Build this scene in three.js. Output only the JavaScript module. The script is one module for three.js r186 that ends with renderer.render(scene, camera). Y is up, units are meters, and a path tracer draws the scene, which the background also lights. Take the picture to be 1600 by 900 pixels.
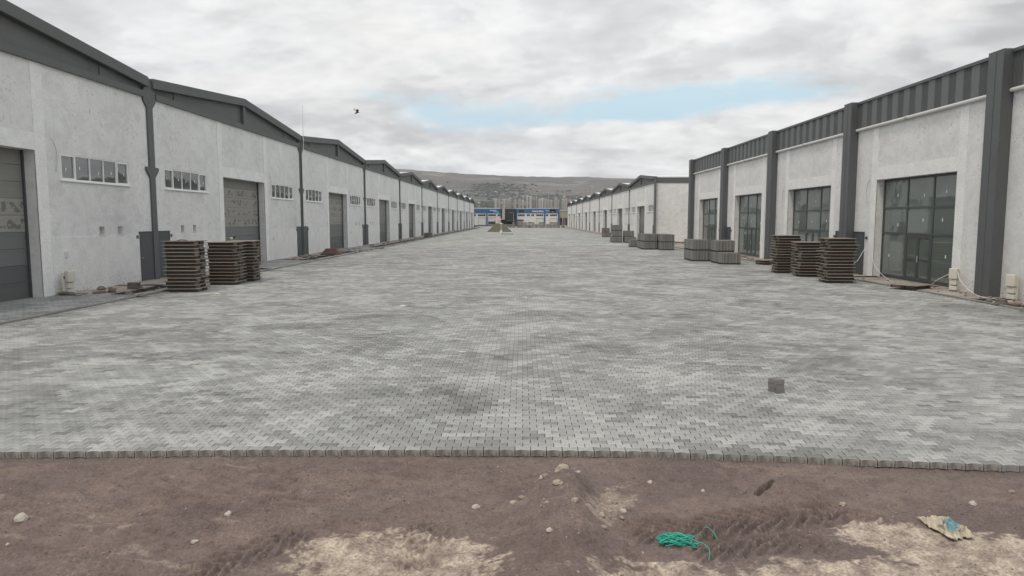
import * as THREE from 'three';
import { mergeGeometries, toCreasedNormals } from 'three/addons/utils/BufferGeometryUtils.js';
import { RoundedBoxGeometry } from 'three/addons/geometries/RoundedBoxGeometry.js';

// ---------------------------------------------------------------- noise and random helpers
function mulberry(a) { return () => { a |= 0; a = a + 0x6D2B79F5 | 0; let t = Math.imul(a ^ a >>> 15, 1 | a); t = t + Math.imul(t ^ t >>> 7, 61 | t) ^ t; return ((t ^ t >>> 14) >>> 0) / 4294967296; }; }
const rnd = mulberry(20417);
const PERM = new Uint8Array(512), VAL = new Float32Array(256);
{ const r = mulberry(77); const p = [...Array(256).keys()]; for (let i = 255; i > 0; i--) { const j = Math.floor(r() * (i + 1)); [p[i], p[j]] = [p[j], p[i]]; } for (let i = 0; i < 512; i++) PERM[i] = p[i & 255]; for (let i = 0; i < 256; i++) VAL[i] = r() * 2 - 1; }
function noise(x, y) {                       // value noise, -1..1
  const xi = Math.floor(x), yi = Math.floor(y), fx = x - xi, fy = y - yi, X = xi & 255, Y = yi & 255;
  const u = fx * fx * fx * (fx * (fx * 6 - 15) + 10), v = fy * fy * fy * (fy * (fy * 6 - 15) + 10);
  const a = VAL[PERM[PERM[X] + Y]], b = VAL[PERM[PERM[X + 1 & 255] + Y]], c = VAL[PERM[PERM[X] + (Y + 1 & 255)]], d = VAL[PERM[PERM[X + 1 & 255] + (Y + 1 & 255)]];
  return a + (b - a) * u + (c - a) * v + (a - b - c + d) * u * v;
}
function fbm(x, y, o = 4, g = 0.5) { let s = 0, a = 1, n = 0; for (let i = 0; i < o; i++) { s += a * noise(x, y); n += a; a *= g; x = x * 2.03 + 17.3; y = y * 2.03 + 9.1; } return s / n; }
const clamp = (x, a = 0, b = 1) => Math.min(b, Math.max(a, x));
const sstep = (a, b, x) => { const t = clamp((x - a) / (b - a)); return t * t * (3 - 2 * t); };
const mixv = (a, b, t) => a.map((v, i) => v + (b[i] - v) * t);
const D2R = Math.PI / 180;

// ---------------------------------------------------------------- scene, camera, exposure
const scene = new THREE.Scene();
const camera = new THREE.PerspectiveCamera(2 * Math.atan(450 / 1100) / D2R, 16 / 9, 0.1, 30000);
camera.position.set(0, 2.9, 0);
camera.rotation.set(-Math.atan(107 / 1100), 0.01357, 0, 'YXZ');
const renderer = new THREE.WebGLRenderer({ antialias: true });
renderer.toneMapping = THREE.LinearToneMapping;
renderer.toneMappingExposure = 1.1;
renderer.shadowMap.enabled = true;
renderer.shadowMap.type = THREE.PCFSoftShadowMap;

// ---------------------------------------------------------------- sky: closed cloud deck with a narrow break, and the veiled sun
{
  const W = 4096, H = 2048, data = new Float32Array(W * H * 4);
  for (let j = 0; j < H; j++) {
    const el = ((j + 0.5) / H - 0.5) * Math.PI;
    for (let i = 0; i < W; i++) {
      const k = (j * W + i) * 4;
      let c = [0.62, 0.63, 0.63];
      if (el > -0.01) {
        const th = ((i + 0.5) / W - 0.5) * 2 * Math.PI, e = Math.max(el, 0.001);
        const dx = Math.cos(th) * Math.cos(e), dz = Math.sin(th) * Math.cos(e), dy = Math.sin(e);
        const s = 1 / (dy + 0.20), px = dx * s * 1.25, pz = dz * s * 1.25;
        const warp = fbm(px * 0.5 + 3, pz * 0.5, 3) * 0.5;
        const big = fbm(px * 0.42 + warp + 11, pz * 0.7 + warp, 5);
        const mid = fbm(px * 2.1 + warp * 2.4 + 31, pz * 2.6 + warp, 6, 0.55);
        const fine = fbm(px * 6 + mid * 1.2 + 7, pz * 8 + mid + 3, 4, 0.6), puff = 1 - 2 * Math.abs(fbm(px * 3.1 + warp + 60, pz * 3.6 + warp * 2, 4, 0.55));
        // break in the deck: az measured from straight ahead (-z), to the east positive
        const az = Math.atan2(dx, -dz) / D2R, eg = el / D2R;
        const band = (c0, w0, a0, a1, soft) => Math.exp(-(((eg - c0 - mid * 1.0 - fine * 0.55) / w0) ** 2)) * sstep(a0 - soft, a0 + soft, az) * (1 - sstep(a1 - soft, a1 + soft, az));
        let gap = 1.05 * band(8.3 + 0.015 * az, 0.85, -9, 13, 3) + 1.25 * band(9.0 + 0.016 * az, 1.05, 6, 23, 3.5) + 0.5 * band(9.5, 0.45, -13, -5, 2);
        gap += 0.9 * sstep(0.40, 0.62, big) * sstep(12, 22, eg);        // the deck opens here and there elsewhere too
        gap = clamp(gap * (1.05 + 0.5 * fine) - 0.12);
        const zen = 1 + 0.55 * sstep(0.1, 1.2, e);
        let L = 0.685 + 0.04 * (sstep(-0.08, 0.14, mid + 0.25 * fine) - 0.5) + 0.03 * (sstep(0.0, 0.12, big + 0.2 * mid + 0.1 * fine) - 0.5) + 0.17 * mid * sstep(0.0, 0.06, e) + 0.15 * big + 0.085 * fine + 0.075 * (puff - 0.55);
        L += 0.10 * sstep(10, 3, eg) * (0.6 + mid);                      // thinner, brighter cloud towards the horizon
        L = clamp(L, 0.5, 0.95) * zen;
        const warm = clamp(0.5 + mid * 1.4 + 0.4 * sstep(9, 3, eg));
        const cloud = [L * (0.98 + 0.02 * warm), L * 0.997, L * (1.017 - 0.03 * warm)];
        const blue = [0.52 * zen, 0.71 * zen, 0.81 * zen];
        c = mixv(cloud, blue, gap * 0.9);
        const hz = sstep(2.2, -0.5, eg); c = mixv(c, [0.80, 0.80, 0.785], hz * 0.6);
      }
      data[k] = c[0]; data[k + 1] = c[1]; data[k + 2] = c[2]; data[k + 3] = 1;
    }
  }
  const sky = new THREE.DataTexture(data, W, H, THREE.RGBAFormat, THREE.FloatType);
  sky.mapping = THREE.EquirectangularReflectionMapping; sky.magFilter = THREE.LinearFilter; sky.minFilter = THREE.LinearFilter; sky.needsUpdate = true;
  scene.background = sky; scene.environment = sky;
}
const sun = new THREE.DirectionalLight(0xfff3e2, 1.3);
sun.position.set(-36, 110, 30); sun.target.position.set(0, 0, -25); scene.add(sun, sun.target);
sun.castShadow = true; sun.shadow.radius = 21; sun.shadow.mapSize.set(4096, 4096);
Object.assign(sun.shadow.camera, { left: -70, right: 70, top: 120, bottom: -120, near: 1, far: 420 });
scene.fog = new THREE.FogExp2(0xd3dbe6, 0.000048);

// ---------------------------------------------------------------- textures
function tex(w, h, fn, srgb = false) {        // fn(u, v) -> [r,g,b] linear 0..1 (srgb=true encodes) or a number
  const d = new Uint8Array(w * h * 4);
  const enc = x => srgb ? (x <= 0.0031308 ? x * 12.92 : 1.055 * Math.pow(x, 1 / 2.4) - 0.055) : x;
  for (let j = 0; j < h; j++) for (let i = 0; i < w; i++) {
    const r = fn((i + 0.5) / w, (j + 0.5) / h), k = (j * w + i) * 4;
    if (typeof r === 'number') { d[k] = d[k + 1] = d[k + 2] = Math.round(255 * clamp(enc(clamp(r)))); }
    else for (let c = 0; c < 3; c++) d[k + c] = Math.round(255 * clamp(enc(clamp(r[c]))));
    d[k + 3] = 255;
  }
  const t = new THREE.DataTexture(d, w, h); t.wrapS = t.wrapT = THREE.RepeatWrapping; t.magFilter = THREE.LinearFilter; t.minFilter = THREE.LinearMipmapLinearFilter; t.generateMipmaps = true;
  if (srgb) t.colorSpace = THREE.SRGBColorSpace; t.needsUpdate = true; return t;
}
const rep = (t, mx, my) => { t.repeat.set(1 / mx, 1 / my); return t; };
const per = (f, u, v, P) => {                 // blends a noise so that it tiles over P
  const x = u * P, y = v * P, a = sstep(0.85, 1, u), b = sstep(0.85, 1, v);
  const n = (p, q) => f(p, q); if (!a && !b) return n(x, y);
  return (n(x, y) * (1 - a) + n(x - P, y) * a) * (1 - b) + (n(x, y - P) * (1 - a) + n(x - P, y - P) * a) * b;
};
const std = (o) => new THREE.MeshStandardMaterial(o);
const rgb = (r, g, b) => new THREE.Color().setRGB(r, g, b);

const plasterMap = rep(tex(1536, 1536, (u, v) => per((x, y) => {
  const trowel = fbm(x * 1.9 + fbm(x, y, 3) * 1.5, y * 3.1 + fbm(x + 9, y, 3) * 2, 5);
  const coarse = fbm(x * 0.35 + 4, y * 0.35, 3), spot = fbm(x * 9, y * 9, 3), streak = fbm(x * 2.4 + 40, y * 0.22, 4);
  return 0.675 + 0.10 * trowel + 0.08 * coarse + 0.05 * spot + 0.03 * streak - 0.16 * sstep(0.30, 0.5, trowel) * sstep(-0.1, 0.4, spot) - 0.16 * sstep(0.58, 0.7, spot);
}, u, v, 12).valueOf(), true), 12, 12);
const plasterBump = rep(tex(1024, 1024, (u, v) => per((x, y) => 0.5 + 0.32 * fbm(x * 3 + fbm(x, y, 2) * 1.5, y * 4.5, 5) + 0.2 * fbm(x * 14, y * 14, 3), u, v, 8), false), 8, 8);
const grain = rep(tex(512, 512, (u, v) => per((x, y) => 0.86 + 0.09 * fbm(x * 2, y * 2, 4) + 0.10 * fbm(x * 24, y * 24, 2), u, v, 4), true), 4, 4);
const grainBump = rep(tex(512, 512, (u, v) => per((x, y) => 0.5 + 0.4 * fbm(x * 6, y * 6, 5), u, v, 4)), 2, 2);
const paintMap = rep(tex(512, 512, (u, v) => per((x, y) => 0.88 + 0.07 * fbm(x * 1.2, y * 0.8, 4) + 0.05 * fbm(x * 11, y * 6, 3) + 0.12 * sstep(0.62, 0.75, fbm(x * 7 + 3, y * 7, 3)), u, v, 8), true), 8, 8);
const woodMap = rep(tex(512, 256, (u, v) => per((x, y) => 0.72 + 0.22 * fbm(x * 0.5, y * 9, 4) + 0.16 * fbm(x * 4, y * 4, 3), u, v, 8), true), 1.6, 0.8);

const M = {
  plaster: std({ color: rgb(1, 1, 0.985), map: plasterMap, bumpMap: plasterBump, bumpScale: 0.014, roughness: 0.95 }),
  plinth: std({ color: rgb(0.80, 0.80, 0.785), map: grain, bumpMap: plasterBump, bumpScale: 0.006, roughness: 0.93 }),
  smooth: std({ color: rgb(0.87, 0.87, 0.855), map: grain, bumpMap: grainBump, bumpScale: 0.004, roughness: 0.9 }),
  darkPaint: std({ color: rgb(0.118, 0.124, 0.124), map: paintMap, bumpMap: grainBump, bumpScale: 0.003, roughness: 0.62 }),
  gable: std({ color: rgb(0.135, 0.138, 0.136), map: paintMap, roughness: 0.7 }),
  steelDoor: std({ color: rgb(0.072, 0.081, 0.087), map: paintMap, roughness: 0.5 }),
  roof: std({ color: rgb(0.72, 0.73, 0.73), map: paintMap, roughness: 0.45, metalness: 0.1 }),
  pvc: std({ color: rgb(0.86, 0.86, 0.85), roughness: 0.4 }),
  cream: std({ color: rgb(0.70, 0.68, 0.59), map: grain, roughness: 0.6 }),
  dark: std({ color: rgb(0.02, 0.02, 0.021), roughness: 0.9 }),
  gutter: std({ color: rgb(0.62, 0.62, 0.61), roughness: 0.5 }),
  clad: std({ color: rgb(0.135, 0.144, 0.148), map: paintMap, roughness: 0.5 }),
  column: std({ color: rgb(0.105, 0.112, 0.115), map: paintMap, roughness: 0.5 }),
  frame: std({ color: rgb(0.062, 0.070, 0.070), roughness: 0.45 }),
  sticker: std({ color: rgb(0.8, 0.8, 0.8), roughness: 0.7 }),
  cable: std({ color: rgb(0.72, 0.71, 0.68), roughness: 0.6 }),
  blackCable: std({ color: rgb(0.03, 0.03, 0.03), roughness: 0.6 }),
  galv: std({ color: rgb(0.45, 0.46, 0.46), roughness: 0.5, metalness: 0.4 }),
  rust: std({ color: rgb(0.135, 0.075, 0.058), map: paintMap, roughness: 0.85 }),
};
// coated glazing: dark body, slightly bowed panes
const paneBump = rep(tex(256, 256, (u, v) => per((x, y) => 0.5 + 0.5 * fbm(x, y, 2), u, v, 3)), 2.4, 2.4);
M.glass = new THREE.MeshPhysicalMaterial({ color: rgb(0.105, 0.112, 0.112), roughness: 0.03, ior: 2.2, bumpMap: paneBump, bumpScale: 0.003 });
M.glassGreen = new THREE.MeshPhysicalMaterial({ color: rgb(0.125, 0.148, 0.134), roughness: 0.03, ior: 2.3, bumpMap: paneBump, bumpScale: 0.0025 });

// ---------------------------------------------------------------- geometry helpers
function uvMetres(g) {
  if (g.index) g = g.toNonIndexed();
  g.computeVertexNormals();
  const p = g.attributes.position, n = g.attributes.normal, uv = new Float32Array(p.count * 2);
  for (let i = 0; i < p.count; i++) {
    const a = Math.abs(n.getX(i)), b = Math.abs(n.getY(i)), c = Math.abs(n.getZ(i));
    let u, v; if (b >= a && b >= c) { u = p.getX(i); v = p.getZ(i); } else if (a >= c) { u = p.getZ(i); v = p.getY(i); } else { u = p.getX(i); v = p.getY(i); }
    uv[2 * i] = u; uv[2 * i + 1] = v;
  }
  g.setAttribute('uv', new THREE.BufferAttribute(uv, 2)); return g;
}
const box = (x0, x1, y0, y1, z0, z1) => { const g = new THREE.BoxGeometry(Math.abs(x1 - x0), Math.abs(y1 - y0), Math.abs(z1 - z0)); g.translate((x0 + x1) / 2, (y0 + y1) / 2, (z0 + z1) / 2); return uvMetres(g); };
const rbox = (w, h, d, r = 0.01, s = 1) => uvMetres(new RoundedBoxGeometry(w, h, d, s, r));
const merge = gs => gs.length === 1 ? gs[0] : mergeGeometries(gs.map(g => g.index ? g.toNonIndexed() : g));
function tube(pts, r, seg = 40, rad = 6) { return new THREE.TubeGeometry(new THREE.CatmullRomCurve3(pts.map(p => new THREE.Vector3(...p))), seg, r, rad); }
const used = {};
const numbered = n => { const k = used[n] = (used[n] ?? -1) + 1; return k ? `${n}_${String(k).padStart(3, '0')}` : n; };
function mesh(name, geo, m, parent) { const o = new THREE.Mesh(geo, m); o.name = name; o.castShadow = o.receiveShadow = true; if (parent) parent.add(o); return o; }
function tag(o, label, category, group, kind) { o.userData.label = label; if (category) o.userData.category = category; if (group) o.userData.group = group; if (kind) o.userData.kind = kind; return o; }
function thing(name, label, category, group, x = 0, y = 0, z = 0, ry = 0) { const o = new THREE.Group(); o.name = numbered(name); o.position.set(x, y, z); o.rotation.y = ry; scene.add(o); return tag(o, label, category, group); }
function single(name, geo, m, label, category, group) { const o = mesh(numbered(name), geo, m, scene); return tag(o, label, category, group); }
function struct(name, geo, m, label) { const o = geo ? mesh(numbered(name), geo, m, scene) : new THREE.Group(); if (!geo) { o.name = numbered(name); scene.add(o); } o.userData.kind = 'structure'; if (label) o.userData.label = label; return o; }
function copyOf(o, label, x, y, z, ry = 0, base) { const c = o.clone(); c.name = numbered(base ?? o.name.replace(/_\d{3}$/, '')); c.position.set(x, y, z); c.rotation.y = ry; c.userData = { ...o.userData }; if (label) c.userData.label = label; scene.add(c); return c; }
function lump(r, seed, flat = 0.6, det = 1) {    // an angular stone
  const q = mulberry(seed), g = new THREE.IcosahedronGeometry(r, det), p = g.attributes.position, o = [q() * 50, q() * 50];
  for (let i = 0; i < p.count; i++) { const x = p.getX(i), y = p.getY(i), z = p.getZ(i), k = 1 + 0.35 * noise(x / r * 1.3 + o[0] + z / r, y / r * 1.3 + o[1]); p.setXYZ(i, x * k, Math.max(-0.45 * r, y * k) * flat, z * k * 0.85); }
  return uvMetres(g);
}

// ================================================================ GROUND
// the wide ground under everything, out to the foot of the hills
{
  const t = rep(tex(512, 512, (u, v) => per((x, y) => mixv([0.20, 0.165, 0.125], [0.10, 0.105, 0.06], sstep(-0.25, 0.3, fbm(x * 1.2, y * 1.2, 5))), u, v, 6), true), 600, 600);
  const g = new THREE.PlaneGeometry(24000, 15000); g.rotateX(-Math.PI / 2); g.translate(0, -0.3, -5500);
  const uv = g.attributes.uv, p = g.attributes.position; for (let i = 0; i < uv.count; i++) uv.setXY(i, p.getX(i), p.getZ(i));
  struct('ground', g, std({ map: t, roughness: 1 }), 'flat dry ground reaching to the hills');
}
// front edge of the paving (metres): slightly bowed, coming nearer on the east side
const edgeZ = x => { const P = [[-20, -8.40], [-6.5, -8.50], [-3.3, -8.62], [0, -8.66], [1.5, -8.63], [3, -8.49], [4.5, -8.32], [6, -8.18], [8, -8.05], [20, -8.0]]; let i = 0; while (i < P.length - 2 && x > P[i + 1][0]) i++; const t = clamp((x - P[i][0]) / (P[i + 1][0] - P[i][0])); return P[i][1] + (P[i + 1][1] - P[i][1]) * (t * t * (3 - 2 * t) * 0.4 + t * 0.6); };
const seg = (x, z, x0, z0, x1, z1) => { const dx = x1 - x0, dz = z1 - z0, l2 = dx * dx + dz * dz, t = clamp(((x - x0) * dx + (z - z0) * dz) / l2), l = Math.sqrt(l2); return [t * l, ((x - x0) * -dz + (z - z0) * dx) / l, Math.hypot(x - x0 - t * dx, z - z0 - t * dz)]; };
function lugs(x, z, x0, z0, x1, z1, half, depth) {      // chevron tyre marks pressed along a line
  const [s, t, d] = seg(x, z, x0, z0, x1, z1); if (d > half * 1.35) return 0;
  const wob = 0.055 * noise(x * 2.6, z * 2.6) + 0.022 * noise(x * 9, z * 9), w = sstep(half * 1.3, half * 0.7, Math.abs(t) + wob);
  const ph = (s + Math.abs(t) * 1.25 + (t > 0 ? 0.08 : 0) + wob) / 0.17, c = 0.5 + 0.5 * Math.cos(2 * Math.PI * ph), bar = Math.pow(c, 1.7);
  const L = Math.hypot(x1 - x0, z1 - z0), ends = sstep(0, 0.3, s) * sstep(L, L - 0.3, s);
  return w * ends * (depth * (bar - 0.4) * clamp(0.75 + 0.6 * noise(x * 1.5 + 5, z * 1.5)) - 0.012);
}
function dirtH(x, z) {
  const ez = edgeZ(x), near = sstep(0.02, 0.5, z - ez);
  let h = -0.088 + 0.012 * noise(x * 1.1, z * 1.1);
  h += near * (0.03 * fbm(x * 0.7 + 3, z * 0.9, 3) + 0.034 * fbm(x * 2.4, z * 3.4, 5));
  h += near * 0.042 * fbm((x * 0.9 + z * 0.35) * 2.2, (z - x * 0.28) * 11, 3) * sstep(0.5, -2.0, x);          // scraped furrows
  h += 0.008 * fbm(x * 14, z * 14, 3) + 0.0045 * noise(x * 37, z * 37);
  // pushed-up heap in the middle
  { const zz = z + 7.75, along = sstep(-0.45, 0.35, zz) * (1 - 0.35 * sstep(1.2, 2.6, zz)); const c = 0.52 - 0.06 * zz, w = 0.34 + 0.16 * Math.max(0, zz), d = (x - c) / (x < c ? w * 1.55 : w * 0.95); const prof = Math.max(0, 1 - Math.abs(d)); h += 0.27 * along * prof * prof * (3 - 2 * prof) * (1 + 0.25 * fbm(x * 3, z * 3, 3)); }
  // smaller heap to the east, split by a clod
  { const d = Math.hypot((x - 2.93) / 0.62, (z + 7.42) / 0.42), pr = Math.max(0, 1 - d); h += 0.23 * pr * pr * (3 - 2 * pr) * (1 + 0.3 * fbm(x * 5, z * 5, 3)); const t = seg(x, z, 2.56, -7.36, 2.86, -7.60); h -= 0.11 * sstep(0.05, 0.015, t[2] + 0.035 * noise(x * 13, z * 13)); h += 0.05 * Math.max(0, 1 - Math.hypot((x - 2.2) / 0.5, (z + 7.1) / 0.3)); }
  // tyre marks
  h += lugs(x, z, 0.92, -6.42, 3.45, -7.02, 0.26, 0.082) + lugs(x, z, 1.35, -6.12, 3.0, -6.36, 0.22, 0.06) + lugs(x, z, -2.9, -5.45, -2.02, -6.62, 0.26, 0.055) + lugs(x, z, -1.0, -5.6, -0.8, -6.85, 0.2, 0.05) + lugs(x, z, 0.75, -5.3, 1.35, -5.9, 0.2, 0.04) + lugs(x, z, 2.5, -7.0, 3.75, -6.82, 0.18, 0.07);
  h += 0.03 * Math.exp(-(((x - 0.95 + (z + 6.4) * 0.1) / 0.05) ** 2)) * sstep(-7.0, -6.6, z);
  h += 0.018 * fbm(x * 3.2 + 40, z * 7, 4) * sstep(0.9, 1.3, x) * sstep(-7.2, -6.8, z);
  const camp = sstep(-4.5, 3, z); h += 0.25 * camp * fbm(x * 0.2, z * 0.2, 3);
  return h;
}
const beigeAt = (x, z) => {
  const n = 1.35 * fbm(x * 2.3 + 9, z * 3.4, 5) + 0.85 * fbm(x * 8, z * 11, 4) + 0.35 * noise(x * 30, z * 34);
  const el = (cx, cz, rx, rz) => 1 - Math.hypot((x - cx) / rx, (z - cz) / rz);
  let m = Math.max(el(-1.15, -5.75, 0.95, 0.72), el(1.3, -5.5, 0.75, 0.42), el(2.45, -5.62, 0.75, 0.36), el(3.55, -6.42, 0.55, 0.36), el(4.2, -6.0, 0.95, 0.45), el(3.2, -5.55, 0.9, 0.35), el(-3.2, -4.6, 0.9, 0.5));
  let b = sstep(-0.03, 0.22, m + 0.33 * n);
  b = Math.max(b, 0.55 * sstep(0.05, 0.4, 1 - Math.hypot((x - 0.88 + (z + 7) * 0.35) / 0.2, (z + 7.05) / 0.62) + 0.6 * n));      // pale spill on the heap
  b = Math.max(b, 0.35 * sstep(0.36, 0.6, fbm(x * 1.3 + z * 0.9 + 3, z * 5.5 - x * 1.6, 4)) * sstep(-1.5, -3, x));                  // pale scrapes
  return b;
};
{
  const lin = (a, b, n) => Array.from({ length: n }, (_, i) => a + (b - a) * i / n);
  const xs = [...lin(-45, -12, 40), ...lin(-12, -7, 80), ...lin(-7, 6.6, 960), ...lin(6.6, 12, 80), ...lin(12, 45, 40), 45];
  const zs = [...lin(-9.0, -5.2, 300), ...lin(-5.2, -3.5, 34), ...lin(-3.5, 30, 40), 30];
  const nx = xs.length, nz = zs.length, pos = new Float32Array(nx * nz * 3), uv = new Float32Array(nx * nz * 2), idx = [];
  for (let j = 0, k = 0; j < nz; j++) for (let i = 0; i < nx; i++, k++) { const x = xs[i], z = zs[j]; pos[3 * k] = x; pos[3 * k + 1] = dirtH(x, z); pos[3 * k + 2] = z; uv[2 * k] = (x + 7.2) / 14.4; uv[2 * k + 1] = (z + 9.2) / 4.8; }
  for (let j = 0; j < nz - 1; j++) for (let i = 0; i < nx - 1; i++) { const a = j * nx + i; idx.push(a, a + nx, a + 1, a + 1, a + nx, a + nx + 1); }
  const g = new THREE.BufferGeometry(); g.setAttribute('position', new THREE.BufferAttribute(pos, 3)); g.setAttribute('uv', new THREE.BufferAttribute(uv, 2)); g.setIndex(idx); g.computeVertexNormals();
  const map = tex(2048, 800, (u, v) => {
    const x = u * 14.4 - 7.2, z = v * 4.8 - 9.2;
    const n1 = fbm(x * 1.2, z * 1.7, 4), n2 = fbm(x * 8, z * 8, 3), n3 = noise(x * 55, z * 55), n4 = noise(x * 120 + 9, z * 120);
    let c = mixv([0.136, 0.099, 0.090], [0.172, 0.130, 0.117], clamp(0.5 + n1 * 0.9 + n2 * 0.4));
    c = c.map(q => q * 0.88); c = mixv(c, [0.106, 0.081, 0.077], sstep(0.05, 0.5, fbm(x * 0.9 + 20, z * 1.3 + 4, 5) + 0.2 * n2) * 0.45);            // violet cinders
    c = mixv(c, [0.178, 0.132, 0.108], sstep(0.15, 0.5, fbm(x * 1.5 - 8, z * 2.2 + 14, 5) + 0.2 * n2) * 0.4);              // ochre earth
    const b = beigeAt(x, z); c = mixv(c, mixv([0.30, 0.245, 0.198], [0.40, 0.335, 0.272], clamp(0.5 + n2 + 0.5 * n1)), b * (0.72 + 0.2 * n3 + 0.25 * n2));
    const k = 1 + 0.20 * n3 + 0.16 * n4 + 0.14 * n2;
    const grit = sstep(0.62, 0.8, noise(x * 75 + 3, z * 75)) * sstep(-0.2, 0.5, fbm(x * 1.6 + 2, z * 2 + 7, 3));
    return mixv(c.map(q => q * k), [0.36, 0.31, 0.28], grit * 0.35);
  }, true);
  const bmp = rep(tex(512, 512, (u, v) => per((x, y) => 0.5 + 0.3 * fbm(x * 5, y * 5, 4) + 0.25 * noise(x * 30, y * 30), u, v, 4)), 0.07, 0.21);
  struct('dirt_ground', g, std({ map, bumpMap: bmp, bumpScale: 0.006, roughness: 1 }), 'reddish brown cinder earth with pale sand patches and tyre marks');
}

// ---------------------------------------------------------------- paving
const PL = 0.2, PW = 0.0825, WA = 0.0565, ROW = PW + WA, GAP = 0.0035, ENDGAP = 0.010;
const paverTone = (x, z) => {
  const f = fbm(x * 2.7 + 3, z * 2.7, 3);
  let t = 0.284 + 0.03 * fbm(x * 0.3 + 5, z * 0.25, 3) + 0.04 * fbm(x * 0.9, z * 0.9 + 8, 4) + 0.055 * f;
  t -= 0.07 * sstep(0.2, 0.3, fbm(x * 0.6 + 30, z * 0.95 + 3, 5) + 0.35 * f);              // damp, dusty stains
  t += 0.075 * sstep(0.16, 0.34, fbm(x * 1.2 + 77, z * 1.0 + 13, 5) + 0.4 * f);             // lime bloom
  const a = x * 0.8 + z * 0.6, b = z * 0.8 - x * 0.6, c = x * 0.75 - z * 0.66, d = z * 0.75 + x * 0.66;  // scuffs of plate compactor and tyres
  t += 0.06 * sstep(0.90, 0.97, 1 - Math.abs(fbm(a * 0.16 + 9, b * 1.1, 2))) * sstep(-0.1, 0.3, fbm(x * 0.5 + 7, z * 0.4, 2)) + 0.055 * sstep(0.90, 0.97, 1 - Math.abs(fbm(c * 0.14 + 40, d * 0.9, 2))) * sstep(0, 0.35, fbm(x * 0.4 + 90, z * 0.4, 2));
  return t;
};
function paverOutline(inset) {
  const e = PL / 2 - ENDGAP / 2 - inset, w = PW - GAP / 2 - inset, a = WA - GAP / 2 - inset;
  const top = [[-e, w], [-0.083, w], [-0.017, a], [0.017, a], [0.083, w], [e, w]];
  return [...top, ...top.slice().reverse().map(([x, z]) => [x, -z])];
}
function paverGeo(h) {
  const o = paverOutline(0), c = paverOutline(0.006), n = o.length, pos = [], uv = [], side = [];
  const tri = (...v) => { for (const p of v) { pos.push(...p); uv.push(p[0] * 2.2 + 0.5, p[2] * 2.2 + 0.5 + p[1]); } };
  for (let i = 0; i < n; i++) {
    const j = (i + 1) % n, A = [o[i][0], -0.005, o[i][1]], B = [o[j][0], -0.005, o[j][1]], a = [c[i][0], 0, c[i][1]], b = [c[j][0], 0, c[j][1]];
    tri(a, A, B); tri(a, B, b);
  }
  const nTop = () => pos.length / 3;
  for (let i = 0; i < 5; i++) { const p = k => [c[k][0], 0, c[k][1]]; tri(p(i), p(i + 1), p(n - 2 - i)); tri(p(i), p(n - 2 - i), p(n - 1 - i)); }
  const split = nTop();
  for (let i = 0; i < n; i++) { const j = (i + 1) % n, A = [o[i][0], -0.005, o[i][1]], B = [o[j][0], -0.005, o[j][1]], Ab = [A[0], -h, A[2]], Bb = [B[0], -h, B[2]]; tri(A, Ab, Bb); tri(A, Bb, B); }
  const g = new THREE.BufferGeometry(); g.setAttribute('position', new THREE.Float32BufferAttribute(pos, 3)); g.setAttribute('uv', new THREE.Float32BufferAttribute(uv, 2)); g.addGroup(0, split, 0); g.addGroup(split, pos.length / 3 - split, 1); g.computeVertexNormals(); return g;
}
const paverMap = tex(512, 512, (u, v) => {          // mottled concrete with pale, dusty worn rims
  const x = Math.abs((u - 0.5) / 2.2), z = Math.abs((v - 0.5) / 2.2), w = x < 0.017 ? WA : x > 0.083 ? PW : WA + (PW - WA) * (x - 0.017) / 0.066, n = fbm(u * 17, v * 17, 4);
  const d = Math.min(PL / 2 - x, w - z), rim = sstep(0.016, 0.004, d + 0.008 * n);
  return 0.73 + 0.17 * n + 0.10 * noise(u * 90, v * 90) - 0.18 * sstep(0.6, 0.8, noise(u * 60 + 7, v * 60)) + 0.22 * rim;
}, true);
const paverBump = tex(256, 256, (u, v) => 0.5 + 0.35 * fbm(u * 22, v * 22, 4));
const paverMat = c => std({ color: c, map: paverMap, bumpMap: paverBump, bumpScale: 0.0016, roughness: 0.93 });
const sideMap = tex(512, 512, (u, v) => { const n = fbm(u * 14, v * 10, 4), m = noise(u * 70, v * 70); return mixv([0.88, 0.87, 0.84], [0.55, 0.52, 0.48], sstep(-0.15, 0.5, n)).map(c => c * (0.92 + 0.14 * m)); }, true);
const sideMat = std({ color: rgb(0.345, 0.343, 0.328), map: sideMap, bumpMap: paverBump, bumpScale: 0.003, roughness: 0.97 });
const paverCol = t => rgb(t * 1.175, t * 1.19, t * 1.155);
const YARD_W = -14.45, YARD_E = 16.1, PAVER_END = -78;
const yard = struct('paved_yard', null, null, 'wide grey yard of interlocking concrete paving stones');
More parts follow.
